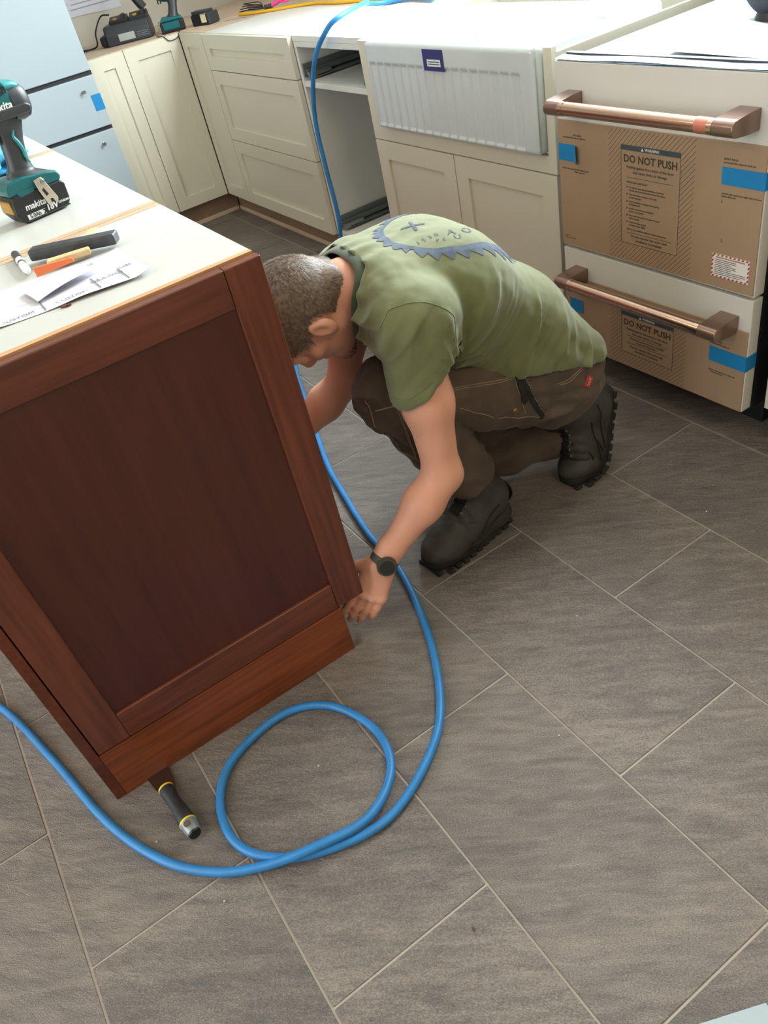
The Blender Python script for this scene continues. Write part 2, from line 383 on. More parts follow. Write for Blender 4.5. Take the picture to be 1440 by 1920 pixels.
# open cabinet with drawer runners
r = root('open_cabinet', (1.402, .30, 0), 'open white cabinet without drawers, steel runners inside, left of the sink', 'cabinet')
part('carcass', carcass(1.152, 1.654, .02, .60, z1=.857, shelf=.702), M['carcass'], r)
def runner(z, xs, s):
    q = MB().box(min(xs, xs + s * .012), max(xs, xs + s * .012), .024, .50, z + .012, z + .058, .001)
    q.box(min(xs + s * .012, xs + s * .026), max(xs + s * .012, xs + s * .026), .03, .47, z + .02, z + .038, .001)
    q.box(min(xs + s * .010, xs + s * .040), max(xs + s * .010, xs + s * .040), .06, .50, z + .004, z + .014, .001)
    o = part('drawer_runner', q, M['steeldark'], r)
    h = MB()
    for yy in (.034, .050, .066):
        for zz in (.026, .044): h.lathe([(0, 0), (.0035, 0), (.0035, .002), (0, .002)], 10, frame((xs + s * .012, yy, z + zz), (0, 1, 0), (0, 0, 1) if s > 0 else (0, 0, -1)))
    part('screw', h, M['steel'], o)
    part('latch_clip', MB().box(min(xs + s * .026, xs + s * .040), max(xs + s * .026, xs + s * .040), .028, .13, z + .006, z + .030, .004), M['steel'], o)
for z in (.135, .722):
    runner(z, 1.170, 1); runner(z, 1.636, -1)
# sink base
r = root('sink_cabinet', (2.116, .30, 0), 'cream two-door sink cabinet under the white apron sink', 'cabinet')
c = MB().box(1.657, 1.675, .02, .60, ZB, .862, .0008).box(2.5625, 2.574, .02, .60, ZB, .862, .0008).box(1.675, 2.556, .02, .60, ZB, ZB + .018, .0008).box(1.675, 2.556, .582, .60, ZB + .018, .862, .0008)
part('carcass', c, M['cream'], r)
f = MB().prism([(1.657, .571), (2.575, .571), (2.575, .876), (2.5440, .876), (2.5440, .616), (1.7315, .616), (1.7315, .874), (1.657, .874)], 'y', .001, .0195, .0008, 1, face_bev_only=True)
part('face_frame', f, M['cream'], r)
shaker(r, 'door', '-y', 1.657, 2.111, ZB, .569, 0, st=.062)
shaker(r, 'door', '-y', 2.112, 2.575, ZB, .569, 0, st=.062)
# right of the dishwasher
r = root('base_cabinet', (3.60, .30, 0), 'cream base cabinet right of the dishwasher, at the right edge of the picture', 'cabinet')
part('carcass', MB().box(3.262, 3.84, .022, .60, ZB, .857, .001), M['carcass'], r)
shaker(r, 'door', '-y', 3.257, 3.842, ZB, ZT - .001, 0)
part('toe_board', MB().box(3.262, 3.84, .075, .09, .0, ZB - .002, .001), M['toeraw'], r)
# tops
t = MB().prism([(-.608, -.464), (-.0215, -.464), (-.0215, .0215), (.296, .0215), (.296, .638), (-.608, .638)], 'z', .8575, .876, .0008, 1)
solo('counter_subtop', t, M['rawtop'], 'raw pale wooden sub-top on the corner cabinets, under the power tools', 'worktop')
solo('counter_subtop', MB().box(.298, 1.655, .021, .44, .8575, .8765, .0008), M['toplam'], 'white laminate sub-top over the drawer cabinet and open cabinet', 'worktop')
solo('counter_subtop', MB().box(.298, 1.654, .4415, .638, .8575, .8765, .0008), M['rawtop'], 'raw pale wooden rear strip of sub-top along the window wall', 'worktop')

# ------------------------------------------------------------------ apron sink
def rrect(x0, x1, y0, y1, r, n=6):
    out = []
    for cx, cy, a0 in ((x1 - r, y1 - r, 0), (x0 + r, y1 - r, 90), (x0 + r, y0 + r, 180), (x1 - r, y0 + r, 270)):
        for k in range(n + 1):
            a = math.radians(a0 + 90 * k / n); out.append((cx + r * math.cos(a), cy + r * math.sin(a)))
    return out
r = root('apron_sink', (2.146, .20, .62), 'white fireclay farmhouse sink with fluted apron front and blue label', 'sink')
def ring(x0, x1, y0, y1, rad, z): return [(p[0], p[1], z) for p in rrect(x0, x1, y0, y1, rad)]
X0, X1, Y0, Y1 = 1.735, 2.541, -.030, .440
rings = [ring(X0 + .03, X1 - .03, Y0 + .035, Y1 - .03, .03, .632), ring(X0 + .008, X1 - .008, Y0 + .012, Y1 - .008, .022, .624), ring(X0, X1, Y0 + .006, Y1, .022, .634), ring(X0, X1, Y0 + .006, Y1, .022, .870), ring(X0 + .002, X1 - .002, Y0 + .008, Y1 - .002, .022, .876),
         ring(X0 + .008, X1 - .008, Y0 + .013, Y1 - .008, .02, .880), ring(X0 + .026, X1 - .026, Y0 + .034, Y1 - .024, .03, .880), ring(X0 + .034, X1 - .034, Y0 + .042, Y1 - .032, .034, .874),
         ring(X0 + .038, X1 - .038, Y0 + .046, Y1 - .036, .036, .70), ring(X0 + .06, X1 - .06, Y0 + .066, Y1 - .056, .04, .672), ring(X0 + .3, X1 - .3, Y0 + .2, Y1 - .2, .02, .666)]
part('basin', MB().loft(rings), M['fireclay'], r, ang=60)
# fluted front skin: y displacement as a function of x and z
nfl = 17; fx0, fx1 = X0 + .022, X1 - .05
def apr(u, v):
    x = X0 + .003 + (X1 - X0 - .006) * u; z = .626 + (.878 - .626) * v
    y = Y0
    e = min(x - X0, X1 - x); 
    if e < .02: y += .02 - math.sqrt(max(0, .02 ** 2 - (.02 - e) ** 2)) * 1.0
    ez = min(z - .624, .880 - z)
    if ez < .012: y += .012 - math.sqrt(max(0, .012 ** 2 - (.012 - ez) ** 2))
    if fx0 < x < fx1:
        t = (x - fx0) / (fx1 - fx0) * nfl; s = abs((t % 1) - .5) * 2          # 1 at the fillets
        lim = min(1, max(0, (.822 - z) / .006)) * min(1, max(0, (z - .632) / .006))
        y += .0055 * lim * (1 - max(0, (s - .72) / .28) ** .7) 
    return (x, y, z)
mb = MB().grid(apr, 420, 60)
part('fluted_apron', mb, M['fireclay'], r, ang=80)
lb = MB().box(2.067, 2.167, -.0312, -.0303, .812, .868)
L = part('label', lb, M['navy'], r)
q = MB().box(2.087, 2.152, -.0316, -.0312, .824, .842); part('label_panel', q, M['white'], L)
q = MB()
for k, zz in enumerate((.836, .830)): q.box(2.092, 2.147, -.0319, -.0317, zz - .0012, zz + .0012)
for zz in (.851, .847): q.box(2.097, 2.14, -.0315, -.0312, zz - .0005, zz + .0005)
part('label_print', q, M['inkblue'], L)
part('maker_mark', MB().box(2.33, 2.36, .4015, .4022, .838, .843), M['steel'], r)
part('drain', MB().lathe([(0, .6665), (.045, .6665), (.05, .670), (.040, .671), (.03, .668), (0, .668)], 24, Matrix.Translation((2.146, .205, 0))), M['steel'], r)

# ------------------------------------------------------------------ refrigerator
r = root('refrigerator', (-.27, -.925, 0), 'white film-covered bottom-drawer refrigerator left of the cream base cabinet', 'refrigerator')
part('body', MB().box(-.58, -.035, -1.375, -.475, .03, 1.78, .004), M['gapdark'], r)
part('foot', MB().box(-.50, -.06, -1.34, -.51, 0, .03), M['black'], r)
for a, b in ((-.918, -.468), (-1.380, -.922)): 
    d = part('door', MB().box(-.03, .030, a, b, .842, 1.80, .005), M['filmwhite'], r)
for a, b in ((.608, .824), (.075, .592)):
    d = part('freezer_drawer', MB().box(-.03, .030, -1.380, -.468, a, b, .005), M['filmwhite'], r)
    zz = b - .055 if a > .5 else b - .05
    for yy in (-.541, -1.30):
        part('handle_stud', MB().lathe([(0, 0), (.007, 0), (.007, .004), (.0045, .005), (.0045, .018), (.008, .019), (.008, .022), (0, .022)], 14, frame((.030, yy, zz), (0, 1, 0), (0, 0, 1))), M['steel'], d)
    if a > .5:
        part('painters_tape', MB().box(.0302, .0312, -.515, -.4685, .678, .746), M['tape'], d)
part('seal_strip', MB().box(-.034, .018, -1.378, -.472, .594, .84), M['gapdark'], r)

# ------------------------------------------------------------------ dishwasher
DX0, DX1, DF = 2.620, 3.220, -.030
r = root('double_drawer_dishwasher', ((DX0 + DX1) / 2, .28, 0), 'white double-drawer dishwasher wearing cardboard covers and copper bar handles', 'dishwasher')
part('tub_housing', MB().box(DX0 + .006, DX1 - .006, .012, .575, .085, .845, .003), M['gapdark'], r)
part('top_plate', MB().box(DX0 + .004, DX1 - .004, .010, .57, .846, .853, .002), M['filmwhite'], r)
part('plinth', MB().box(DX0 + .02, DX1 - .02, .09, .52, 0, .085), M['black'], r)
part('gasket_strip', MB().box(DX0 + .010, DX1 - .004, -.002, .012, .853, .869, .003), M['darkgrey'], r)
s = MB()
for k in range(3): s.sheet(lambda u, v, k=k: (DX0 + .002 + (DX1 - DX0 - .004) * u, DF + .001 + .026 * v, .8585 + .0018 * k + .0015 * math.sin(9 * u + k * 2) + .003 * v), 40, 2, .0006)
part('film_edge', s, simple('blue_white_film', (200, 220, 238), .18, coat=.5), r)
fr = []
for a, b in ((.4035, .857), (.100, .3965)):
    fr.append(part('drawer_front', MB().box(DX0, DX1, DF, .004, a, b, .003), M['dwwhite'], r))
def bar_handle(par, zc, x0, x1):
    yb = -.098; rad = .0155
    def arm(xa, xb):
        pr_ = [(DF, zc + .020), (DF, zc - .022), (-.060, zc - .022)]
        for k in range(9):
            a = math.radians(-90 - 180 * k / 8); pr_.append((yb + rad * 1.12 * math.cos(a), zc + rad * 1.12 * math.sin(a)))
        pr_.append((-.060, zc + .020))
        return MB().prism(pr_, 'x', xa, xb, .002, 2)
    h = part('handle', MB().tube([(x0 + .02, yb, zc), (x1 - .02, yb, zc)], rad, 28), M['copper'], par, ang=50)
    return h, arm
def h_arms(par, zc, x0, x1, ring):
    h, arm = bar_handle(par, zc, x0, x1)
    for xa, xb in ((x0, x0 + .046), (x1 - .050, x1)):
        o = part('handle_mount', arm(xa, xb), M['copperdark'], par)
    if ring: part('protective_ring', MB().tube([(x1 - .092, -.098, zc), (x1 - .062, -.098, zc)], .0162, 28), M['orange_tape'], par, ang=50)
    for xa in (x0 + .046, x1 - .062): part('handle_collar', MB().tube([(xa, -.098, zc), (xa + .012, -.098, zc)], .0166, 28), M['copper'], par, ang=50)
h_arms(fr[0], .777, 2.664, 3.192, True)
h_arms(fr[1], .333, 2.664, 3.188, False)
CY = DF - .0035
def cover(z0, z1, x0=2.622, x1=3.2175): return part('cardboard_cover', MB().box(x0, x1, CY, DF - .0002, z0, z1, .0006, 1), M['card'], r)
def hatch(z0, z1, bz0, bz1, hx0=2.795, hx1=3.047, bx0=2.834, bx1=3.008):
    q = MB(); sp = .0125; wd = .0007; y = CY - .00025
    def clip(c, lo, hi, zl, zh):      # line z = x + c inside a rectangle
        a = max(lo, zl - c); b = min(hi, zh - c); return (a, b) if b > a + 1e-4 else None
    c = z0 - hx1
    while c < z1 - hx0:
        segs = []
        a = clip(c, hx0, hx1, z0, z1)
        if a:
            k = clip(c, bx0, bx1, bz0, bz1)
            segs = [a] if not k else [(a[0], k[0]), (k[1], a[1])]
        for s0, s1 in segs:
            if s1 - s0 < .001: continue
            v = [q.bm.verts.new((xx, y, xx + c + d)) for xx, d in ((s0, -wd), (s1, -wd), (s1, wd), (s0, wd))]
            q.bm.faces.new(v)
        c += sp
    return q
def words(q, lines, y=CY - .00035):
    for s, size, x, z, al in lines: add_bm(q, text_bm(s, size, .0001, al, .0007 if size > .02 else .0001), frame((x, y, z), (1, 0, 0), (0, 0, 1)))
    return q
def rule(q, x0, x1, z, t=.0006): q.box(x0, x1, CY - .0005, CY - .0002, z - t, z + t); return q
def box_outline(q, bx0, bx1, bz0, bz1, t=.0005):
    rule(q, bx0, bx1, bz0, t); q.box(bx0, bx0 + 2 * t, CY - .0005, CY - .0002, bz0, bz1); q.box(bx1 - 2 * t, bx1, CY - .0005, CY - .0002, bz0, bz1)
def dw_print(c, z0, z1, bz0, bz1, full):
    q = hatch(z0 + .003, z1 - .003, bz0, bz1); s = part('hatch_print', q, M['ink'], c); s['kind'] = 'stuff'
    q = MB(); box_outline(q, 2.834, 3.008, bz0, bz1); cx = 2.921
    k = .92
    words(q, [('DO NOT PUSH', .0235, cx, bz1 - .031, 'CENTER'), ('Pushing against the centre of the door', .0090, cx, bz1 - .049, 'CENTER'), ('may cause dents or damage', .0090, cx, bz1 - .060, 'CENTER')])
    if full:
        rule(q, 2.853, 2.99, bz1 - .073, .0004)
        L = [('INSTALLER CHECKLIST', .0062, 2.852, bz1 - .084, 'LEFT')]
        txt = [('To reduce dents during installation, push from', 'the left side of product and not from the centre'), ('Take care when moving so trim does', 'not get damaged'), ('Secure machine to cabinet when moving', 'it during install'), ('Product must be level to function', 'properly and quietly'), ('Place water line and hoses clear of corner', 'of the housing'), ('Check for leaks at each', 'connection after filling')]
        z = bz1 - .096
        for a, b in txt:
            q.box(2.851, 2.8545, CY - .0005, CY - .0002, z - .0018, z + .0018)
            L += [(a, .0056, 2.859, z, 'LEFT'), (b, .0056, 2.859, z - .0068, 'LEFT')]; z -= .0168
        L += [('Refer to the installation guide for further instructions', .0056, 2.852, z - .001, 'LEFT')]
        words(q, L); rule(q, 2.853, 2.99, bz0 + .0275, .0004)
    else:
        rule(q, 2.853, 2.99, bz1 - .068, .0004); words(q, [('Protective corner pieces are essential', .0075, cx, bz1 - .075, 'CENTER'), ('to protect the product', .0075, cx, bz1 - .083, 'CENTER')]); rule(q, 2.853, 2.99, bz1 - .090, .0004)
    words(q, [('Do not remove this cover until', .0088, cx, bz0 + (.020 if full else .022), 'CENTER'), ('installation is complete', .0088, cx, bz0 + (.010 if full else .012), 'CENTER')])
    part('warning_text', q, M['ink'], c)
    part('warning_band', MB().box(2.834, 3.008, CY - .0006, CY - .0001, bz1 - .0115, bz1), M['inkblue'], c)
    q = MB(); words(q, [('WARNING', .0085, cx + .006, bz1 - .006, 'CENTER')], CY - .0008)
    v = [q.bm.verts.new((cx - .026 + a, CY - .0008, bz1 - .0095 + b)) for a, b in ((0, 0), (.008, 0), (.004, .007))]; q.bm.faces.new(v)
    part('band_text', q, M['stickwhite'], c)
c1 = cover(.409, .7275); dw_print(c1, .409, .7275, .457, .691, True)
c2 = cover(.1025, .319); dw_print(c2, .1025, .300, .145, .267, False)
def small_lines(c, L):
    q = MB(); words(q, L); part('small_print', q, M['ink'], c)['kind'] = 'stuff'
small_lines(c1, [('LEFT EDGE', .006, 2.690, .694, 'CENTER'), ('protective film stays on until use', .0058, 2.680, .688, 'CENTER'), ('remove this tape from left side of cover', .0058, 2.680, .612, 'CENTER'), ('before first use', .0058, 2.695, .606, 'CENTER'),
                 ('RIGHT EDGE', .006, 3.118, .693, 'LEFT'), ('protective film stays on until use', .0058, 3.118, .686, 'LEFT'), ('remove this tape from right side of cover', .0058, 3.118, .622, 'LEFT'), ('before first use', .0058, 3.118, .616, 'LEFT'), ('L', .01, 3.121, .605, 'CENTER'), ('L', .01, 3.128, .520, 'CENTER')])
small_lines(c2, [('RIGHT EDGE', .006, 3.118, .272, 'LEFT'), ('protective film stays on', .0058, 3.118, .265, 'LEFT'), ('remove this tape from right side', .0058, 3.118, .192, 'LEFT'), ('before first use', .0058, 3.125, .186, 'LEFT'), ('LEFT EDGE', .006, 2.690, .277, 'CENTER'), ('protective film', .0058, 2.690, .270, 'CENTER')])
q = MB()
for kk in (2.636, 2.645): q.tube([(kk + .004 * math.cos(a), CY - .0003, .431 + .005 * math.sin(a)) for a in [2 * PI * i / 7 for i in range(7)]], .0006, 4, closed=True)
rule(q, 2.653, 2.672, .429, .0008); part('recycling_mark', q, M['ink'], c1)
def tape(par, x0, x1, z0, z1, wrap=False, curl=False):
    y = CY - .0006
    def fn(u, v):
        x = x0 + (x1 - x0) * u; z = z0 + (z1 - z0) * v; yy = y
        if curl and u > .72: yy -= .010 * ((u - .72) / .28) ** 1.5; z -= .012 * (1 - v) * (u - .72)
        return (x, yy - .0004 * math.sin(u * 17) * math.sin(v * 5), z)
    m = MB().sheet(fn, 24, 4, .0004)
    if wrap: m.box(x1 - .001, x1 + .0006, CY - .001, .002, z0, z1)
    part('painters_tape', m, M['tape'], par)
tape(c1, 2.6235, 2.694, .630, .671, curl=True); tape(c1, 3.116, DX1 + .0005, .641, .677, True)
tape(c2, 3.118, DX1 + .0005, .216, .256, True); tape(c2, 2.64, 2.692, .212, .252)
# red and white edged sticker on the upper cover
st = part('warning_sticker', MB().box(3.107, 3.204, CY - .0012, CY - .0004, .434, .488), M['stickwhite'], c1)
q = MB()
def par4(a, b, cc, d):
    v = [q.bm.verts.new((p[0], CY - .0015, p[1])) for p in (a, b, cc, d)]; q.bm.faces.new(v)
for i in range(9):
    x = 3.1085 + i * .0106; par4((x, .434), (x + .0052, .434), (x + .008, .438), (x + .0028, .438)); par4((x, .484), (x + .0052, .484), (x + .008, .488), (x + .0028, .488))
for i in range(5):
    z = .4375 + i * .0100; par4((3.107, z), (3.111, z + .003), (3.111, z + .008), (3.107, z + .005)); par4((3.200, z), (3.204, z + .003), (3.204, z + .008), (3.200, z + .005))
words(q, [('IMPORTANT INSTALLATION INFORMATION', .0038, 3.155, .4805, 'CENTER')], CY - .0016)
bmred = part('sticker_border', q, M['red'], c1)
q = MB()
for i in range(9): q.box(3.115, (3.196 if i > 5 else 3.170) - .012 * (i % 3 == 2), CY - .0016, CY - .0012, .4745 - i * .0042, .4757 - i * .0042)
part('sticker_text', q, M['ink'], c1)
# ------------------------------------------------------------------ island
IY0, IY1, IX = -1.673, -1.071, 3.096
def ibox(x0, x1, label):
    r = root('island_cabinet', ((x0 + x1) / 2, -1.37, 0), label, 'cabinet', 'island base cabinets in a row')
    part('carcass', MB().box(x0 + .001, x1 - .001, IY0 + .001, IY1 - .024, .132, .8655, .001), M['cherry_x'], r)
    part('toe_box', MB().box(x0 + .001, x1 - .001, IY0 + .001, -1.135, 0, .132), M['cherry_x'], r)
    part('top_board', MB().box(x0 + .023, x1 - (.015 if x1 > 3 else .023), IY0 + .002, IY1 - .003, .866, .884, .0008), M['islandtop'], r)
    for a, w_ in ((x0 + .0005, .022), (x1 - .0145, .0125) if x1 > 3 else (x1 - .0225, .022)): part('plywood_edge', MB().box(a, a + w_, IY0 + .002, IY1 - .003, .866, .8842, .0006), M['seam' if a < 3.0 else 'ply'], r)
    w = (x1 - x0) / 2 - .001
    shaker(r, 'door', '+y', x0 + .001, x0 + .001 + w, .134, .880, IY1 - .002, mat='cherry_v', pmat='cherry_p')
    shaker(r, 'door', '+y', x0 + .001 + w, x1 - .001, .134, .880, IY1 - .002, mat='cherry_v', pmat='cherry_p')
    return r
r = ibox(2.632, 3.075, 'near end unit of the island with cherry end panel and white top')
e = part('end_panel', MB().box(3.084, 3.0895, IY0 + .06, IY1 - .060, .19, .825), M['cherry_p'], r)
for a, b in ((IY1 - .064, IY1), (IY0, IY0 + .064)): part('stile', MB().box(3.0755, IX, a, b, .1335, .8815, .0028, 3), M['cherry_v'], e)
for a, b in ((.1335, .202), (.818, .8813)): part('rail', MB().box(3.0757, IX - .0001, IY0 + .0642, IY1 - .0642, a, b, .0026, 3), M['cherry_h'], e)
part('toe_board', MB().box(3.0765, IX + .001, IY0 - .0012, -1.129, .0, .1315, .0012), M['cherry_toe'], r, label='lighter orange-brown toe board')
part('back_skin', MB().box(2.635, IX, IY0 - .0215, IY0 - .0018, .0, .8815, .0015), M['cherry_x'], r)
part('toe_kick', MB().box(2.635, 3.0755, -1.134, -1.129, 0, .131), M['cherry_x'], r)
for a, b, l in ((1.784, 2.631, 'middle unit of the island with white top'), (.96, 1.783, 'far end unit of the island nearest the refrigerator')):
    r = ibox(a, b, l)
    part('back_skin', MB().box(a + .001, b - .001, IY0 - .0215, IY0 - .0018, .0, .8815, .0015), M['cherry_x'], r)
    part('toe_kick', MB().box(a + .001, b - .001, -1.134, -1.129, 0, .131), M['cherry_x'], r)
IT = .8843
# ------------------------------------------------------------------ impact driver
def driver(loc, label, text=True, rz=0, head_fwd=.155):
    r = root('impact_driver', loc, label, 'power tool', rz=rz)
    P = lambda n, mb, m, par=None, **k: part(n, mb, M[m] if isinstance(m, str) else m, par or r, local=True, **k)
    # local: x = viewer side, y = backwards, z up
    bat = [(-.050, 0), (.045, .001), (.056, .012), (.058, .046), (.050, .052), (-.052, .056), (-.061, .046), (-.063, .022)]
    b = P('battery', MB().prism(bat, 'x', -.036, .036, .004, 3), 'black')
    P('battery_latch', MB().box(-.024, .024, -.0655, -.0595, .022, .047, .003), 'brass', b)
    P('battery_rail', MB().box(.0364, .0374, -.048, .050, .003, .006), 'darkgrey', b)
    foot = [(-.060, .054), (.052, .050), (.058, .058), (.054, .070), (.030, .076), (-.020, .082), (-.050, .080), (-.062, .070)]
    f = P('tool_foot', MB().prism(foot, 'x', -.034, .034, .006, 3), 'teal')
    P('foot_panel', MB().prism([(-.040, .048), (-.010, .050), (-.004, .060), (-.046, .060)], 'x', .030, .0362, .002), 'teal', f)
    # handle: loft of ellipses, leaning
    def sec(y, z, ry, rx, tilt=0, n=22):
        return [(rx * math.sin(a), y + ry * math.cos(a) * math.cos(tilt), z + ry * math.cos(a) * math.sin(tilt)) for a in [2 * PI * k / n for k in range(n)]]
    H = [(.010, .064, .047, .033, -.05), (.004, .078, .040, .0285, -.1), (-.001, .088, .026, .0205, -.15), (.000, .104, .0225, .0185, -.3), (.002, .124, .0225, .0185, -.35), (.006, .144, .0235, .018, -.3), (.010, .158, .026, .0185, -.15), (.010, .172, .034, .022, 0), (.006, .186, .044, .026, 0)]
    HH = []
    for i in range(len(H) - 1):
        for k in range(4): HH.append([H[i][j] * (1 - k / 4) + H[i + 1][j] * k / 4 for j in range(5)])
    HH.append(H[-1])
    g = P('handle_grip', MB().loft([sec(*h) for h in HH]), 'darkgrey', ang=70)
    ac = MB()
    acp = [(.018, .160), (.012, .150), (.016, .138), (.019, .124), (.018, .110), (.022, .098)]
    q = curve_pts([(.0185, a - .006, b) for a, b in acp], 5); ac.tube(q, [.0012 + .0026 * math.sin(PI * i / (len(q) - 1)) for i in range(len(q))], 8)
    P('grip_accent', ac, 'tealhi', g)
    P('trigger', MB().prism([(-.026, .178), (-.020, .150), (-.027, .140), (-.038, .152), (-.040, .178)], 'x', -.010, .010, .003, 3), 'black')
    # motor head along y
    def hs(y, rx, rz, zc, n=28, e=2.6):
        o = []
        for k in range(n):
            a = 2 * PI * k / n; c, s_ = math.cos(a), math.sin(a)
            o.append((rx * abs(c) ** (2 / e) * (1 if c >= 0 else -1), y, zc + rz * abs(s_) ** (2 / e) * (1 if s_ >= 0 else -1)))
        return o
    zc = .207
    P('motor_housing', MB().loft([hs(-.070, .030, .029, zc), hs(-.055, .032, .032, zc), hs(.020, .032, .032, zc), hs(.030, .031, .031, zc)]), 'teal', ang=50)
    P('rear_bumper', MB().loft([hs(.028, .0325, .0325, zc - .004), hs(.046, .033, .034, zc - .005), hs(.060, .029, .030, zc - .006), hs(.067, .021, .022, zc - .006)]), 'darkgrey', ang=60)
    P('rear_cap', MB().loft([hs(.026, .0305, .010, zc + .025), hs(.044, .029, .010, zc + .024), hs(.056, .023, .008, zc + .020)]), 'tealhi', ang=60)
    P('lower_shroud', MB().prism([(-.045, .180), (.055, .180), (.062, .192), (.050, .200), (-.050, .200)], 'x', -.0335, .0335, .005, 3), 'darkgrey')
    P('top_vent_cover', MB().prism([(-.060, .236), (.008, .236), (.016, .226), (.010, .216), (-.060, .216)], 'x', -.0315, .0315, .006, 3), 'darkgrey')
    v = MB()
    for i in range(6): v.box(.0325, .0335, -.030 + i * .007, -.0265 + i * .007, .219, .230)
    for i in range(5): v.box(.0322, .0332, .002 + i * .005, .005 + i * .005, .222, .234)
    P('vent_slot', v, 'black')
    P('nose', MB().loft([hs(-.068, .029, .028, zc, e=2), hs(-.090, .025, .024, zc, e=2), hs(-.120, .017, .017, zc, e=2), hs(-.132, .012, .012, zc, e=2)]), 'darkgrey', ang=50)
    P('chuck', MB().loft([hs(-.130, .009, .009, zc, e=2), hs(-.155, .009, .009, zc, e=2)]), 'steel')
    # belt clip
    cl = MB().prism([(-.004, .070), (.013, .072), (.017, .062), (.030, .026), (.026, .018), (.021, .020), (.019, .028), (.013, .029), (.013, .018), (.007, .016), (.004, .024), (-.002, .050)], 'x', .0405, .0425, .0008, 1)
    cl.box(.033, .0420, .002, .018, .060, .068, .001)
    cp = P('belt_clip', cl, M['clip'])
    P('clip_slot', MB().prism([(.008, .036), (.014, .038), (.009, .052), (.004, .049)], 'x', .0424, .0429), 'black', cp)
    P('clip_screw', MB().lathe([(0, 0), (.0045, 0), (.004, .002), (0, .0025)], 14, frame((.0424, .012, .062), (0, 1, 0), (0, 0, 1))), 'steel', cp)
    if text:
        F = lambda x, y, z: frame((x, y, z), (0, 1, -.02), (0, 0, 1))
        q = MB(); add_bm(q, text_bm('makita', .0170, .0002, 'CENTER', .00035, .2), F(.0363, -.019, .0285)); add_bm(q, text_bm('18V', .0165, .0002, 'CENTER', .0005, .15), F(.0363, .012, .0135)); add_bm(q, text_bm('LITHIUM-ION', .0058, .0002, 'LEFT', .0002), F(.0363, .028, .0150))
        q.box(.0361, .0364, -.044, -.0045, .0060, .0155); P('battery_lettering', q, 'white', b)
        q = MB(); add_bm(q, text_bm('5.0Ah', .0105, .0002, 'CENTER', .0002), F(.0366, -.027, .0108)); q.prism([(-.010, .0065), (-.006, .011), (-.010, .015), (-.006, .015), (-.002, .011), (-.006, .0065)], 'x', .0365, .0367); P('capacity_lettering', q, 'black', b)
        q = MB(); add_bm(q, text_bm('makita', .0190, .0002, 'CENTER', .0005, .2), F(.0323, .000, .203)); P('side_lettering', q, 'white')
    return r
M['clip'] = simple('nickel_clip', (196, 186, 170), .30, metal=.75)
driver((2.4020, -1.250, IT), 'teal and black cordless impact driver standing on its battery on the island top', rz=math.radians(13))
# ------------------------------------------------------------------ papers and small things on the island
def sheet_at(name, P0, P1, P2, P3, fn, label, cat, mat='paper', th=.0004, n=40, **k):
    P0, P1, P2, P3 = map(Vector, (P0, P1, P2, P3))
    def f(u, v):
        p = (P0 * (1 - u) + P1 * u) * (1 - v) + (P3 * (1 - u) + P2 * u) * v
        return Vector((p.x, p.y, p.z + fn(u, v)))
    return solo(name, MB().sheet(f, n, n // 2, th), M[mat], label, cat, **k), f
def pz(u, v): return .0010 + .0045 * (math.sin(u * 13 + v * 5) * .5 + .5) * v * abs(math.sin(u * 5 + 1)) + .0035 * max(0, math.sin(u * 7 + 1)) * v ** 3 + .006 * max(0, u - .93) / .07 * v
z = IT
dr, pf = sheet_at('drawing_sheet', (2.79, -1.56, z), (2.815, -1.214, z), (3.000, -1.214, z), (2.950, -1.56, z), pz, 'crumpled white cabinet drawing lying on the near end of the island', 'paper')
q = MB()
def ink(u0, v0, u1, v1, w=.0006):
    n = 14; pts = [pf(u0 + (u1 - u0) * i / n, v0 + (v1 - v0) * i / n) + Vector((0, 0, .0010)) for i in range(n + 1)]
    for a, b in zip(pts, pts[1:]):
        d = (b - a).normalized(); s_ = Vector((-d.y, d.x, 0)) * w
        q.bm.faces.new([q.bm.verts.new(p) for p in (a - s_, b - s_, b + s_, a + s_)])
for u in (.28, .52, .77, .90): ink(u, .62, u, .98, .0011)
for u0, u1 in ((.02, .28), (.28, .52), (.52, .77), (.77, .9)):
    ink(u0, .88, u1, .88, .0003); ink(u0 + .02, .64, u1 - .02, .64, .0003)
ink(.02, .30, .98, .30, .0003); ink(.02, .22, .7, .22, .0002); ink(.79, .66, .79, .86, .0004); ink(.79, .86, .89, .86, .0004); ink(.89, .66, .89, .86, .0004)
for u, v, s_ in ((.40, .93, 'CUSTOM'), (.645, .93, 'CUSTOM'), (.83, .76, 'DRAWER'), (.94, .62, 'DBL'), (.8, .2, 'WALL'), (.12, .93, 'BASE')):
    p = pf(u, v); add_bm(q, text_bm(s_, .013, .00005), frame((p.x, p.y, p.z + .0012), (.04, 1, 0), (-1, 0, 0)))
o = part('drawing_lines', q, simple('plotter_ink', (112, 112, 122), .8), dr); o['kind'] = 'stuff'
sheet_at('paper_scrap', (2.862, -1.392, z + .006), (2.842, -1.292, z + .008), (2.905, -1.275, z + .010), (2.935, -1.382, z + .006), lambda u, v: .004 * math.sin(u * 3) + .006 * v * (1 - v), 'small folded white paper scrap on top of the drawing by the orange shim', 'paper')
def bar(name, a, b, w, h, mat, label, cat, bev=.002, taper=1, z0=None, up=0):
    a = Vector((*a, 0)); b = Vector((*b, 0)); L_ = (b - a).length; m = frame((a.x, a.y, (z if z0 is None else z0)), b - a, Vector((0, 0, 1)).cross(b - a))
    k = MB().prism([(0, -w / 2), (L_, -w / 2 * taper), (L_, w / 2 * taper), (0, w / 2)], 'z', 0, h, bev, 3, m=m)
    return solo(name, k, mat if not isinstance(mat, str) else M[mat], label, cat)
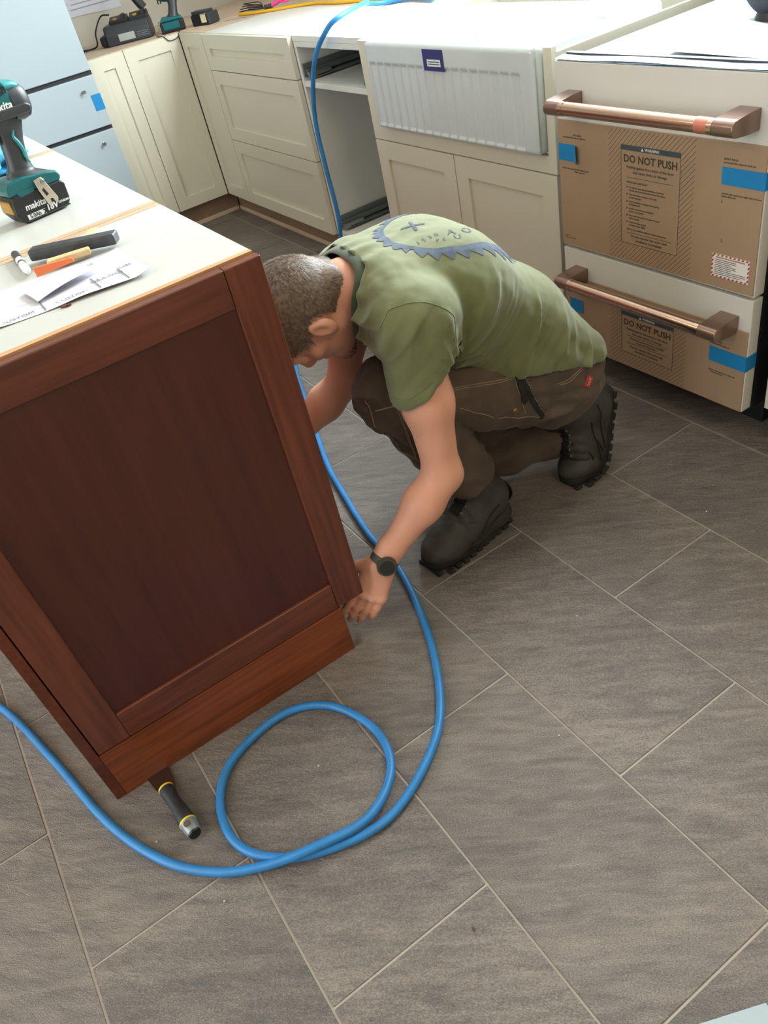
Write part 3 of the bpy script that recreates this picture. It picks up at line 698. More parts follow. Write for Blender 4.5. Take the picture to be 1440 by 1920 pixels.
m_scr = simple('scratched_black_plastic', (58, 60, 63), .42, var=.35, vscale=60, bump=.3, bscale=120)
bar('tapping_block', (2.718, -1.338), (2.806, -1.206), .028, .019, m_scr, 'black scuffed plastic tapping block lying across the corner of the drawing', 'tool', .004, z0=z + .0065)
bar('pine_shim', (2.654, -1.208), (2.762, -1.300), .017, .003, 'shim', 'thin flat pine shim lying next to the plywood seam', 'wood strip', .0005, .9, z0=z)
bar('wood_offcut', (2.790, -1.328), (2.806, -1.256), .020, .011, 'shim', 'small split pine offcut between the black block and orange shim', 'wood piece', .003, .8, z0=z + .0062)
w_ = MB().prism([(0, 0), (.068, 0), (.065, .008), (.0, .016)], 'y', 0, .003, .0008, 1, m=frame((2.822, -1.356, z + .0065), (-.10, 1, 0), (-1, 0, 0)))
solo('plastic_shim', w_, M['orange'], 'orange plastic wedge shim standing on the crumpled drawing', 'shim')
mk = root('marker_pen', (2.648, -1.357, z + .0072), 'white marker pen with dark cap lying left of the black block', 'pen', rz=math.radians(-2))
F = frame((0, 0, 0), (0, 1, 0), (0, 0, 1))
part('barrel', MB().lathe([(0, .045), (.0070, .045), (.0072, .05), (.0072, .115), (.005, .122), (.0035, .135), (0, .137)], 18, frame((0, 0, 0), (0, 1, 0), (0, 0, 1))), M['white'], mk, local=True)
part('cap', MB().lathe([(0, 0), (.0068, 0), (.0075, .003), (.0075, .045), (0, .045)], 18, F), M['darkgrey'], mk, local=True)
part('ink_band', MB().lathe([(.0074, .070), (.0074, .078)], 18, F), M['ink'], mk, local=True)
solo('wood_chip', MB().prism([(2.985, -1.362), (2.992, -1.350), (2.990, -1.344), (2.982, -1.354)], 'z', z, z + .003, .0008, 1), M['cherry_v'], 'tiny reddish wood chip near the cherry panel edge on the island', 'debris')
g = MB().ell((0, 0, 0), (1, 1, 1), u=60, v=36)
for v in g.bm.verts:
    p = v.co.copy(); n_ = noise.noise(p * 2.2 + Vector((3, 1, 0))) * .35 + abs(noise.noise(p * 3.5)) * .22 - abs(noise.noise(p * 6)) * .08
    v.co = Vector((1.70 + p.x * .24 * (1 + n_), -1.235 + p.y * .085 * (1 + n_), max(z + .001, z + .028 + p.z * .042 * (1 + n_))))
solo('nitrile_glove', g, M['bluecloth'], 'crumpled light blue disposable glove behind the impact driver', 'glove', ang=60)

# ------------------------------------------------------------------ things on the corner worktop
TZ = .8762
ch = root('battery_charger', (-.180, -.116, TZ), 'long black dual-port battery charger on the raw worktop by the side wall', 'charger', rz=math.radians(-25.5))
PL = lambda n, mb, m, par, **k: part(n, mb, M[m] if isinstance(m, str) else m, par, local=True, **k)
bd = PL('housing', MB().prism([(.022, 0), (.020, .048), (-.002, .084), (-.120, .084), (-.140, .060), (-.142, 0)], 'y', -.175, .050, .010, 3), 'darkgrey', ch)
PL('end_block', MB().box(-.12, .010, -.205, -.165, .004, .048, .010, 3), 'black', ch)
for yy in (-.095, .004):
    PL('battery_port', MB().prism([(-.015, .074), (-.015, .098), (-.095, .112), (-.110, .074)], 'y', yy - .045, yy + .045, .005, 3), 'black', ch)
    cc = PL('port_contact', MB().box(-.040, -.020, yy - .022, yy - .002, .096, .107, .002), 'brass', ch)
    PL('port_guide', MB().box(-.080, -.016, yy + .018, yy + .034, .096, .118, .003), 'blackr', ch)
PL('rating_label', MB().prism([(-.11, .014), (-.03, .014), (-.03, .044), (-.11, .044)], 'x', .0212, .0222), simple('grey_label', (168, 172, 170), .5), ch)
vv = MB()
for i in range(6): vv.box(.0100, .0200, .045, .115, .018 + i * .006, .020 + i * .006, m=None)
PL('vent_slot', MB().box(.0208, .0218, -.02, .04, .018, .021).box(.0208, .0218, -.02, .04, .026, .029).box(.0208, .0218, -.02, .04, .034, .037), 'steeldark', ch)
solo('power_lead', MB().tube(curve_pts([(-.50, -.40, TZ + .004), (-.40, -.36, TZ + .004), (-.33, -.31, TZ + .012), (-.30, -.30, TZ + .07), (-.30, -.25, TZ + .125), (-.27, -.215, TZ + .125)], 8), .0035, 8).tube(curve_pts([(-.50, -.43, TZ + .004), (-.42, -.425, TZ + .004), (-.36, -.38, TZ + .004), (-.345, -.33, TZ + .006)], 8), .0035, 8), M['black'], 'black power lead looping around the left end of the charger', 'cord')
solo('extension_cord', MB().tube(curve_pts([(-.56, -.06, TZ + .36), (-.48, -.06, TZ + .28), (-.38, -.075, TZ + .21), (-.285, -.085, TZ + .172)], 8), .0055, 10), M['yellowcord'], 'yellow cord coming down the wall to the black charger', 'cord')
pg = MB().prism([(-.03, .0), (.03, .0), (.022, .05), (.012, .085), (-.014, .085), (-.026, .05)], 'y', -.016, .016, .006, 3, m=Matrix.Translation((-.235, -.050, TZ + .120)) @ Matrix.Rotation(.5, 4, 'X'))
solo('plug_connector', pg, M['blackr'], 'black rubber plug standing on the charger at the end of yellow cord', 'plug')
for k, (dx, dy) in enumerate(((.02, .03), (.045, .045))):
    solo('charger_lead', MB().tube(curve_pts([(-.225 + dx, -.005, TZ + .185), (-.215 + dx, .005 + dy * .3, TZ + .16), (-.215 + dx, .008 + dy * .3, TZ + .115)], 6), .003, 8), M['black'], ('thin black lead leaving the plug, nearer the wall corner' if k else 'thin black lead leaving the plug, nearer the refrigerator'), 'cord')
t2 = root('impact_driver', (-.100, .020, TZ), 'older teal and black driver lying on its side beside the charger', 'power tool', rz=math.radians(-20))
PL('battery', MB().box(-.035, .035, -.06, .06, 0, .048, .008, 3), 'black', t2)
PL('tool_foot', MB().prism([(-.055, .046), (.058, .046), (.05, .060), (-.04, .066)], 'x', -.036, .036, .006, 3), 'teal', t2)
PL('foot_side', MB().box(.034, .0375, -.045, .035, .014, .044, .003), 'teal', t2)
PL('foot_bumper', MB().box(-.030, .030, -.066, -.052, .006, .050, .006, 3), simple('worn_grey', (150, 142, 130), .6), t2)
def ov(c, rx, ry, n=20): return [(c[0] + rx * math.cos(a), c[1] + ry * math.sin(a), c[2]) for a in [2 * PI * k / n for k in range(n)]]
PL('handle_grip', MB().loft([ov((0, .010, .058), .024, .034), ov((-.002, .020, .075), .018, .023), ov((-.010, .030, .105), .017, .021), ov((-.02, .036, .130), .019, .026)]), 'darkgrey', t2, ang=60)
PL('motor_housing', MB().ell((-.028, .020, .152), (.034, .062, .033)), 'teal', t2, ang=80)
PL('rear_bumper', MB().ell((-.028, .062, .150), (.030, .030, .030)), 'darkgrey', t2, ang=80)
solo('tool_strap', MB().tube(curve_pts([(-.085, -.075, TZ + .003), (-.050, -.085, TZ + .003), (-.012, -.082, TZ + .0035), (.0045, -.074, TZ - .001), (.0052, -.055, TZ - .020), (.0052, -.015, TZ - .018), (.0045, .004, TZ - .001), (-.012, .012, TZ + .0035), (-.035, .012, TZ + .0035)], 8), .0022, 6), M['black'], 'thin black strap loop hanging off the older driver over the worktop edge', 'strap')
bt = root('battery_pack', (.010, .150, TZ), 'dirty black battery pack with a cream sticker beside the older driver', 'battery', rz=math.radians(-66))
PL('casing', MB().box(-.036, .036, -.06, .06, 0, .046, .007, 3), 'black', bt)
PL('slide_rail', MB().box(-.028, .028, -.055, .04, .046, .060, .003), 'darkgrey', bt)
PL('sticker', MB().box(.0355, .0368, .008, .042, .012, .044).box(.004, .036, .008, .042, .0455, .0467), simple('cream_sticker', (222, 214, 176), .5), bt)
PL('end_cap', MB().box(-.037, .037, .044, .062, .002, .05, .006), 'darkgrey', bt)
solo('extension_cord', MB().tube(curve_pts([(.10, .290, TZ + .0068), (.16, .30, TZ + .0068), (.26, .335, TZ + .0070), (.36, .385, TZ + .0072), (.47, .445, TZ + .0072), (.58, .475, TZ + .0072), (.75, .470, TZ + .0072), (1.0, .510, TZ + .0072), (1.35, .56, TZ + .0072), (1.6, .60, TZ + .0072)], 8), .0062, 10), M['yellowcord'], 'yellow extension cord lying along the back of the worktop', 'cord')
for i in range(4):
    s_ = i * .020
    solo('thin_lead', MB().tube(curve_pts([(-.02 - s_, .345 + s_, TZ + .004 + .007 * i), (.04, .37 + s_, TZ + .006 + .007 * i), (.15 + s_, .40 - s_ * .5, TZ + .006 + .007 * i), (.17 + s_, .365 - s_ * .3, TZ + .012 + .007 * i), (.10, .345 - s_ * .3, TZ + .016 + .008 * i)], 8), .0022, 6), M['black'], ['bottom', 'second', 'third', 'top'][i] + ' strand of the black lead bundle beside the yellow cord', 'cord')
cut = root('snap_knife', (.262, .392, TZ + .014), 'pink and grey snap knife lying behind the yellow cord', 'knife', rz=math.radians(-40))
PL('handle', MB().tube(curve_pts([(0, 0, .004), (0, .05, .018), (0, .10, .030), (0, .15, .026)], 6), .012, 12, flat=.7), 'pink', cut)
PL('grey_end', MB().tube([(0, -.035, .004), (0, -.02, .002), (0, .002, .004)], .014, 12, flat=.75), 'darkgrey', cut)
PL('lever', MB().tube(curve_pts([(.012, .05, .016), (.024, .07, .010), (.02, .11, .018)], 5), .004, 8), 'pink', cut)
sheet_at('laminate_sample', (.115, .195, TZ + .001), (.175, .240, TZ + .001), (.245, .305, TZ + .001), (.180, .262, TZ + .001), lambda u, v: 0, 'small grey-blue card scrap on the worktop in front of the yellow cord', 'card', 'sampl' if 'sampl' in M else 'steeldark', th=.001, n=6)
# wall paper notes
o = solo('posted_plan', MB().sheet(lambda u, v: (WX0 + .0012 + .006 * max(0, .25 - v) * (1 + math.sin(u * 5)), -.33 + .29 * u, 1.000 + .42 * v + .010 * math.cos(u * PI) + .012 * u), 24, 20, .0004), M['paper'], 'white plan sheet taped to the side wall above the charger', 'paper')
q = MB()
for i in range(16): q.box(WX0 + .0060, WX0 + .0064, -.30 + .01 * (i % 3), -.07 - .05 * (i % 4), 1.040 + i * .021, 1.0425 + i * .021)
p_ = part('plan_lines', q, simple('faint_ink', (130, 134, 138), .8), o); p_['kind'] = 'stuff'

# ------------------------------------------------------------------ things on the dishwasher top
dz = .8545
sheet_at('plan_sheet', (2.865, .060, dz + .004), (3.19, .028, dz + .004), (3.205, .29, dz + .004), (2.86, .29, dz + .004), lambda u, v: .004 + .004 * math.sin(v * 9 + u * 2) * v + .006 * max(0, .15 - u) + .003 * math.sin(u * 14) * v, 'wavy white paper sheet on top of the dishwasher', 'paper')
gq = root('grey_pouch', (2.917, .375, dz), 'dark grey padded pouch at the back of the dishwasher top', 'pouch')
e_ = MB().ell((2.917, .375, dz + .075), (.085, .07, .07), u=36, v=24)
for v in e_.bm.verts: v.co += v.co.normalized() * 0 + Vector((1, 1, 1)) * noise.noise(v.co * 14) * .006
part('body', e_, simple('grey_felt', (66, 70, 76), .9, bump=.5, bscale=200), gq, ang=80)
part('base_ring', MB().lathe([(0, dz), (.045, dz), (.04, dz + .014), (0, dz + .014)], 24, Matrix.Translation((2.917, .375, 0))), M['darkgrey'], gq)

# ------------------------------------------------------------------ hose, knife, floor scraps
R_ = .0085
def fz(p, h=R_ - .0006): return (p[0], p[1], h)
hp = [(2.02, -2.16, R_), (2.40, -1.975, R_), (2.675, -1.846, R_), (2.914, -1.778, R_), (3.133, -1.726, R_), (3.276, -1.666, R_), (3.364, -1.595, R_), (3.418, -1.515, R_ + .006), (3.454, -1.425, R_ * 3 + .001), (3.463, -1.32, R_ * 2.2), (3.403, -1.235, R_), (3.310, -1.212, R_), (3.200, -1.252, R_), (3.150, -1.341, R_), (3.175, -1.465, R_), (3.243, -1.528, R_),
      (3.334, -1.540, R_), (3.405, -1.502, R_), (3.458, -1.42, R_), (3.482, -1.29, R_), (3.418, -1.148, R_), (3.327, -1.063, R_), (3.171, -.983, R_), (2.976, -.922, R_), (2.803, -.905, R_), (2.596, -.862, R_), (2.448, -.825, R_), (2.15, -.72, R_), (1.836, -.60, R_), (1.55, -.40, R_), (1.34, -.20, R_ + .002), (1.29, -.10, .045), (1.345, -.075, .15), (1.362, -.065, .27), (1.332, -.055, .45), (1.320, -.045, .626), (1.392, -.035, .806), (1.475, .0, .905), (1.50, .06, .935), (1.36, .24, .930), (1.20, .34, .905), (1.18, .43, .8870), (1.27, .485, .8870), (1.45, .47, .8870)]
solo('air_hose', MB().tube(curve_pts(hp, 9), R_, 14), M['hose'], 'blue rubber air hose looped on the tiles and running up over the worktop', 'hose')
kn = root('putty_knife', (3.06, -1.612, 0), 'putty knife with black and grey handle, its blade under the island toe board', 'knife', rz=math.radians(5))
PL('blade', MB().prism([(.0, -.020), (.045, -.017), (.085, -.010), (.097, -.006), (.097, .007), (.085, .012), (.045, .022), (.0, .028)], 'z', .0030, .0042, .0004, 1, m=Matrix.Rotation(math.radians(-3), 4, 'Y') @ Matrix.Translation((.03, 0, 0))), M['bladesteel'] if 'bladesteel' in M else simple('polished_blade', (150, 150, 150), .08, metal=1), kn)
prof = [(0, 0), (.0135, 0), (.0150, .004), (.0145, .018), (.0128, .035), (.0140, .055), (.0158, .075), (.0160, .090), (.0150, .098), (.0, .098)]
Fk = Matrix.Rotation(math.radians(-1), 4, 'Y') @ frame((.095, 0, .0165), (0, 1, 0), (0, 0, 1))
PL('handle', MB().lathe(prof, 28, Fk), simple('rubber_grip', (46, 47, 50), .55, bump=.6, bscale=160, var=.3, vscale=60), kn, ang=50)
for a in (-.001, .097): PL('yellow_ring', MB().lathe([(0, a), (.0163 if a > 0 else .0150, a), (.0168 if a > 0 else .0155, a + .0015), (.0163 if a > 0 else .0150, a + .004), (0, a + .004)], 28, Fk), M['yellow'], kn, ang=50)
kb = PL('butt_cap', MB().lathe([(0, .101), (.0162, .101), (.0150, .118), (.0128, .127), (0, .127)], 28, Fk), simple('grey_cap', (142, 148, 150), .35, metal=.3), kn, ang=50)
PL('hammer_face', MB().lathe([(0, .127), (.0120, .127), (.0110, .1305), (0, .131)], 24, Fk), M['black'], kb)
PL('lanyard_eyelet', MB().lathe([(.0035, 0), (.0065, 0), (.0065, .0016), (.0035, .0016), (.0035, 0)], 20, Fk @ frame((.0000, .0160, .112), (1, 0, 0), (0, 0, -1)) if False else frame((.206, -.002, .0352), (1, 0, 0), (0, 1, 0))), M['steel'], kb)
PL('lanyard_hole', MB().lathe([(0, .0), (.0036, .0), (.0036, .0008), (0, .0008)], 16, frame((.206, -.002, .0357), (1, 0, 0), (0, 1, 0))), M['brass'], kb)
solo('white_board', MB().prism([(3.996, -1.160), (4.046, -1.034), (4.16, -1.06), (4.12, -1.20)], 'z', .0005, .010, .001, 1), M['filmwhite'], 'corner of a pale white board on the floor at the bottom right', 'board')
random.seed(3)
for i, (x, y) in enumerate(((3.72, -1.29), (3.235, -1.66), (3.30, -1.34), (3.0, -.62), (3.36, -.72), (3.33, -.28), (3.55, -.95), (3.42, -1.60))):
    solo('debris_crumb', MB().ell((x, y, .0016), (.0035 if i == 0 else .0018, .0022, .0016), u=7, v=5), M['ink'] if i == 0 else M['paper'], ['dark crumb on the front tiles', 'pale crumb beside the putty knife', 'pale crumb inside the hose loop', 'pale crumb between the boots', 'pale crumb on the right-hand tiles', 'pale crumb below the dishwasher', 'pale crumb on the middle tiles', 'pale crumb just under the hose'][i], 'debris')
# ------------------------------------------------------------------ the kneeling person (implicit surfaces -> one mesh per body / garment)
def vnoise(P, seed=0):
    """gradient-free value noise on an (n,3) array, -1..1"""
    Pi = np.floor(P).astype(np.int64); f = P - Pi; f = f * f * (3 - 2 * f); out = 0
    for dx in (0, 1):
        for dy in (0, 1):
            for dz in (0, 1):
                h = ((Pi[:, 0] + dx) * 374761393 + (Pi[:, 1] + dy) * 668265263 + (Pi[:, 2] + dz) * 2147483647 + seed * 974634777) & 0xffffffff
                h = ((h ^ (h >> 13)) * 1274126177) & 0xffffffff; h = (h ^ (h >> 16)) & 0xffff
                w = (f[:, 0] if dx else 1 - f[:, 0]) * (f[:, 1] if dy else 1 - f[:, 1]) * (f[:, 2] if dz else 1 - f[:, 2])
                out = out + w * (h / 32767.5 - 1)
    return out
class Field:
    BIG = .07
    def __init__(s, lo, hi, h):
        s.lo = np.array(lo, float); s.h = h; s.n = [int((b - a) / h) + 2 for a, b in zip(lo, hi)]
        s.ax = [s.lo[i] + h * np.arange(s.n[i]) for i in range(3)]; s.D = np.full(s.n, s.BIG, np.float32)
    def _sl(s, lo, hi, pad):
        return tuple(slice(max(0, int((lo[i] - pad - s.lo[i]) / s.h)), min(s.n[i], int((hi[i] + pad - s.lo[i]) / s.h) + 2)) for i in range(3))
    def _pts(s, sl):
        return s.ax[0][sl[0]][:, None, None].astype(np.float32), s.ax[1][sl[1]][None, :, None].astype(np.float32), s.ax[2][sl[2]][None, None, :].astype(np.float32)
    def _mix(s, sl, d, k, sub=False):
        D = s.D[sl]
        if sub:
            h = np.clip(.5 - .5 * (D + d) / k, 0, 1); s.D[sl] = D * (1 - h) - d * h + k * h * (1 - h)
        else:
            d = np.minimum(d, s.BIG); h = np.clip(.5 + .5 * (D - d) / k, 0, 1); s.D[sl] = D * (1 - h) + d * h - k * h * (1 - h)
    def cap(s, a, b, ra, rb=None, k=.02, sub=False, flat=None):
        """tapered capsule; flat=(axis vector, factor>1) squashes it along that axis"""
        rb = ra if rb is None else rb; a = np.array(a, float); b = np.array(b, float)
        m = max(ra, rb) ; sl = s._sl(np.minimum(a, b), np.maximum(a, b), m + .05)
        X, Y, Z = s._pts(sl); ba = b - a; L = ba @ ba
        px, py, pz = X - a[0], Y - a[1], Z - a[2]
        t = np.clip((px * ba[0] + py * ba[1] + pz * ba[2]) / max(L, 1e-12), 0, 1)
        qx, qy, qz = px - t * ba[0], py - t * ba[1], pz - t * ba[2]
        if flat is not None:
            w = np.array(flat[0], float); w /= np.linalg.norm(w); c = (qx * w[0] + qy * w[1] + qz * w[2]) * (flat[1] - 1)
            qx, qy, qz = qx + c * w[0], qy + c * w[1], qz + c * w[2]
        s._mix(sl, np.sqrt(qx * qx + qy * qy + qz * qz) - (ra + (rb - ra) * t), k, sub); return s
    def ell(s, c, r, R=None, k=.02, sub=False):
        c = np.array(c, float); r = np.array(r, float); sl = s._sl(c, c, r.max() + .05); X, Y, Z = s._pts(sl)
        p = [X - c[0], Y - c[1], Z - c[2]]
        if R is not None: p = [p[0] * R[i][0] + p[1] * R[i][1] + p[2] * R[i][2] for i in range(3)]
        k0 = np.sqrt((p[0] / r[0]) ** 2 + (p[1] / r[1]) ** 2 + (p[2] / r[2]) ** 2)
        k1 = np.sqrt((p[0] / r[0] ** 2) ** 2 + (p[1] / r[1] ** 2) ** 2 + (p[2] / r[2] ** 2) ** 2) + 1e-9
        s._mix(sl, k0 * (k0 - 1) / k1, k, sub); return s
    def mesh(s):
        D = s.D; S = D < 0
        c = np.zeros([n - 1 for n in s.n], np.uint8)
        for i in (0, 1):
            for j in (0, 1):
                for k in (0, 1): c += S[i:s.n[0] - 1 + i, j:s.n[1] - 1 + j, k:s.n[2] - 1 + k]
        A = np.argwhere((c > 0) & (c < 8)); I = np.full(c.shape, -1, np.int32); I[A[:, 0], A[:, 1], A[:, 2]] = np.arange(len(A))
        acc = np.zeros((len(A), 3)); cnt = np.zeros(len(A))
        C = [(i, j, k) for i in (0, 1) for j in (0, 1) for k in (0, 1)]; V = {q: D[A[:, 0] + q[0], A[:, 1] + q[1], A[:, 2] + q[2]].astype(float) for q in C}
        for q in C:
            for ax in range(3):
                if q[ax]: continue
                q2 = tuple(q[i] + (i == ax) for i in range(3)); a, b = V[q], V[q2]; m = (a < 0) != (b < 0)
                t = np.where(m, a / np.where(m, a - b, 1), 0)
                for i in range(3): acc[:, i] += np.where(m, q[i] + (t if i == ax else 0), 0)
                cnt += m
        P = (A + acc / cnt[:, None]) * s.h + s.lo
        Q = []
        for ax in range(3):
            o = [(0, 1), (0, 2), (1, 2)][2 - ax]; u, v = [i for i in range(3) if i != ax]
            sl0 = [slice(None)] * 3; sl1 = [slice(None)] * 3; sl0[ax] = slice(0, -1); sl1[ax] = slice(1, None)
            X = S[tuple(sl0)] != S[tuple(sl1)]; E = np.argwhere(X); E = E[(E[:, u] > 0) & (E[:, v] > 0) & (E[:, u] < s.n[u] - 1) & (E[:, v] < s.n[v] - 1)]
            sg = S[E[:, 0], E[:, 1], E[:, 2]]
            def cell(du, dv):
                G_ = E.copy(); G_[:, u] += du; G_[:, v] += dv; return I[G_[:, 0], G_[:, 1], G_[:, 2]]
            q = np.stack([cell(-1, -1), cell(0, -1), cell(0, 0), cell(-1, 0)], 1)
            flip = sg if ax != 1 else ~sg
            q[~flip] = q[~flip][:, ::-1]; Q.append(q)
        return P, np.concatenate(Q)
def vnorm(P, Q):
    n = np.cross(P[Q[:, 2]] - P[Q[:, 0]], P[Q[:, 3]] - P[Q[:, 1]]); out = np.zeros_like(P)
    for i in range(4):
        for a in range(3): out[:, a] += np.bincount(Q[:, i], n[:, a], len(P))
    return out / (np.linalg.norm(out, axis=1)[:, None] + 1e-12)
def smooth(P, Q, it=2, lam=.5):
    e = np.concatenate([Q[:, [0, 1]], Q[:, [1, 2]], Q[:, [2, 3]], Q[:, [3, 0]]])
    for _ in range(it):
        acc = np.zeros_like(P); cnt = np.bincount(e[:, 0], minlength=len(P)) + np.bincount(e[:, 1], minlength=len(P))
        for a in range(3): acc[:, a] = np.bincount(e[:, 0], P[e[:, 1], a], len(P)) + np.bincount(e[:, 1], P[e[:, 0], a], len(P))
        P = P + lam * (acc / np.maximum(cnt, 1)[:, None] - P)
    return P
def keep(P, Q, g, it=4):
    """keep faces where g(P) < 0 and pull the open rim onto g = 0"""
    v = g(P) < 0; q = Q[v[Q].sum(1) >= 3]
    used = np.unique(q); mp = np.full(len(P), -1); mp[used] = np.arange(len(used)); P = P[used]; q = mp[q]
    e = np.sort(np.concatenate([q[:, [0, 1]], q[:, [1, 2]], q[:, [2, 3]], q[:, [3, 0]]]), 1); key = e[:, 0] * len(P) + e[:, 1]
    u, c = np.unique(key, return_counts=True); b = u[c == 1]; bv = np.unique(np.concatenate([b // len(P), b % len(P)])).astype(int)
    for _ in range(it):
        p = P[bv]; g0 = g(p); gr = np.stack([(g(p + np.eye(3)[i] * 1e-4) - g0) / 1e-4 for i in range(3)], 1)
        P[bv] = p - .8 * (g0 / ((gr ** 2).sum(1) + 1e-9))[:, None] * gr
    # relax along the rim
    nb = {}
    for a, c2 in zip((b // len(P)).astype(int), (b % len(P)).astype(int)): nb.setdefault(a, []).append(c2); nb.setdefault(c2, []).append(a)
    for _ in range(8):
        R2 = {a: (P[a] * .4 + .3 * P[l[0]] + .3 * P[l[1]]) for a, l in nb.items() if len(l) == 2}
        for a, p in R2.items(): P[a] = p
    loops = []; seen = set()
    for a in nb:
        if a in seen or len(nb[a]) != 2: continue
        lp = [a]; seen.add(a); cur = nb[a][0]
        while cur not in seen and len(nb[cur]) == 2:
            seen.add(cur); lp.append(cur); n2 = [x for x in nb[cur] if x not in seen]
            if not n2: break
            cur = n2[0]
        if len(lp) > 12: loops.append(P[lp])
    return P, q, loops
def np_mesh(name, P, Q, mat, parent, mats=None, idx=None):
    me = bpy.data.meshes.new(name); P = P - np.array(WL[parent.name])
    me.from_pydata(P.tolist(), [], Q.tolist()); me.polygons.foreach_set('use_smooth', [True] * len(me.polygons)); me.materials.append(mat)
    me.update(); o = link(name, me, parent); WL[o.name] = WL[parent.name]; return o
V3 = lambda *a: np.array(a, float)
SL, EL, WLp = V3(3.074, -.822, .650), V3(3.112, -.836, .325), V3(3.090, -1.004, .178)
SR, ER, WR = V3(2.752, -.770, .632), V3(2.735, -.828, .400), V3(2.665, -.995, .262)
HIPL, KNL, ANL = V3(3.005, -.455, .325), V3(2.972, -.842, .468), V3(3.004, -.662, .110)
HIPR, KNR, ANR = V3(2.862, -.445, .315), V3(2.835, -.650, .098), V3(2.965, -.375, .118)
PEL, WST, CHS, UPP = V3(2.935, -.432, .338), V3(2.925, -.515, .492), V3(2.915, -.665, .610), V3(2.895, -.790, .655)
NKB, HD = V3(2.888, -.842, .672), V3(2.862, -.938, .655)
SKIN = simple('skin', (226, 166, 140), .48, var=.05, vscale=9, bump=.10, bscale=260)
SKIN.node_tree.nodes['Principled BSDF'].inputs['Subsurface Weight'].default_value = .12
SKIN.node_tree.nodes['Principled BSDF'].inputs['Subsurface Radius'].default_value = (.012, .004, .002)
who = root('person', (2.95, -.60, 0), 'person in an olive t-shirt and brown work trousers kneeling, arms reaching under the island', 'person')
# head frame: rows = left, face-forward, crown
HF = np.array([-.14, -.30, -.94]); HF /= np.linalg.norm(HF)
HU = np.array([-.02, -.94, .30]); HU -= HF * (HU @ HF); HU /= np.linalg.norm(HU); HL = np.cross(HF, HU); HRm = np.array([HL, HF, HU])
if HL[0] < 0: HL = -HL; HRm = np.array([HL, HF, HU])
def hd(x, y, z): return HD + HL * x + HF * y + HU * z
b = Field((2.58, -1.20, .015), (3.20, -.22, .80), .0030)
# trunk and legs (inside the clothes)
for dx in (-.065, .065):
    o_ = V3(dx, 0, 0)
    b.cap(PEL + o_, WST + o_ * .9, .085, .078, .03); b.cap(WST + o_ * .9, CHS + o_ * 1.1, .078, .085, .03); b.cap(CHS + o_ * 1.1, UPP + o_, .085, .06, .03)
b.cap(SL + V3(-.05, .03, 0), SR + V3(.05, .03, 0), .050, .050, .04)
for H, K, A, sg in ((HIPL, KNL, ANL, 1), (HIPR, KNR, ANR, -1)):
    b.cap(H, K, .066, .046, .03); b.cap(K, K * .65 + A * .35, .044, .044, .02); b.cap(K * .65 + A * .35, A, .044, .032, .02)
# neck and head
b.cap(UPP + V3(0, .02, .0), NKB, .062, .060, .03); b.cap(NKB, hd(0, -.030, -.055), .058, .056, .025)
b.ell(hd(0, -.012, .020), (.074, .097, .098), HRm, .02); b.ell(hd(0, .030, -.040), (.060, .062, .074), HRm, .02)
b.cap(hd(-.050, .0, -.055), hd(-.018, .072, -.098), .022, .020, .025); b.cap(hd(.050, .0, -.055), hd(.018, .072, -.098), .022, .020, .025)
b.cap(hd(-.016, .078, -.100), hd(.016, .078, -.100), .018, .018, .015)
b.cap(hd(-.034, .080, .024), hd(.034, .080, .024), .011, .011, .012)
for sx in (-1, 1):
    b.ell(hd(sx * .031, .094, .008), (.016, .014, .011), HRm, .010, sub=True); b.ell(hd(sx * .031, .0775, .007), (.0150, .0145, .0135), HRm, .004); b.cap(hd(sx * .020, .0930, .002), hd(sx * .042, .0885, .002), .0016, .0016, .002, sub=True)
    b.cap(hd(sx * .052, .055, -.012), hd(sx * .040, .070, -.022), .016, .012, .015)
    b.cap(hd(sx * .010, .098, -.030), hd(sx * .012, .092, -.030), .008, .007, .006)
b.cap(hd(0, .088, .014), hd(0, .108, -.024), .009, .011, .010); b.cap(hd(0, .106, -.026), hd(0, .094, -.034), .010, .009, .008)
b.cap(hd(-.018, .088, -.054), hd(.018, .088, -.054), .0075, .0075, .006); b.cap(hd(-.014, .087, -.067), hd(.014, .087, -.067), .008, .008, .006)
b.cap(hd(-.022, .099, -.0605), hd(.022, .099, -.0605), .0025, .0025, .003, sub=True)
for sx in (-1, 1):      # ears
    er = np.array([HL * np.cos(.35) + HF * -np.sin(.35) * sx, HF * np.cos(.35) + HL * np.sin(.35) * sx, HU])
    b.ell(hd(sx * .080, -.008, -.004), (.0095, .017, .033), er, .005); b.ell(hd(sx * .090, -.002, .002), (.006, .009, .020), er, .004, sub=True); b.cap(hd(sx * .074, .006, -.026), hd(sx * .074, .002, -.034), .008, .007, .006)
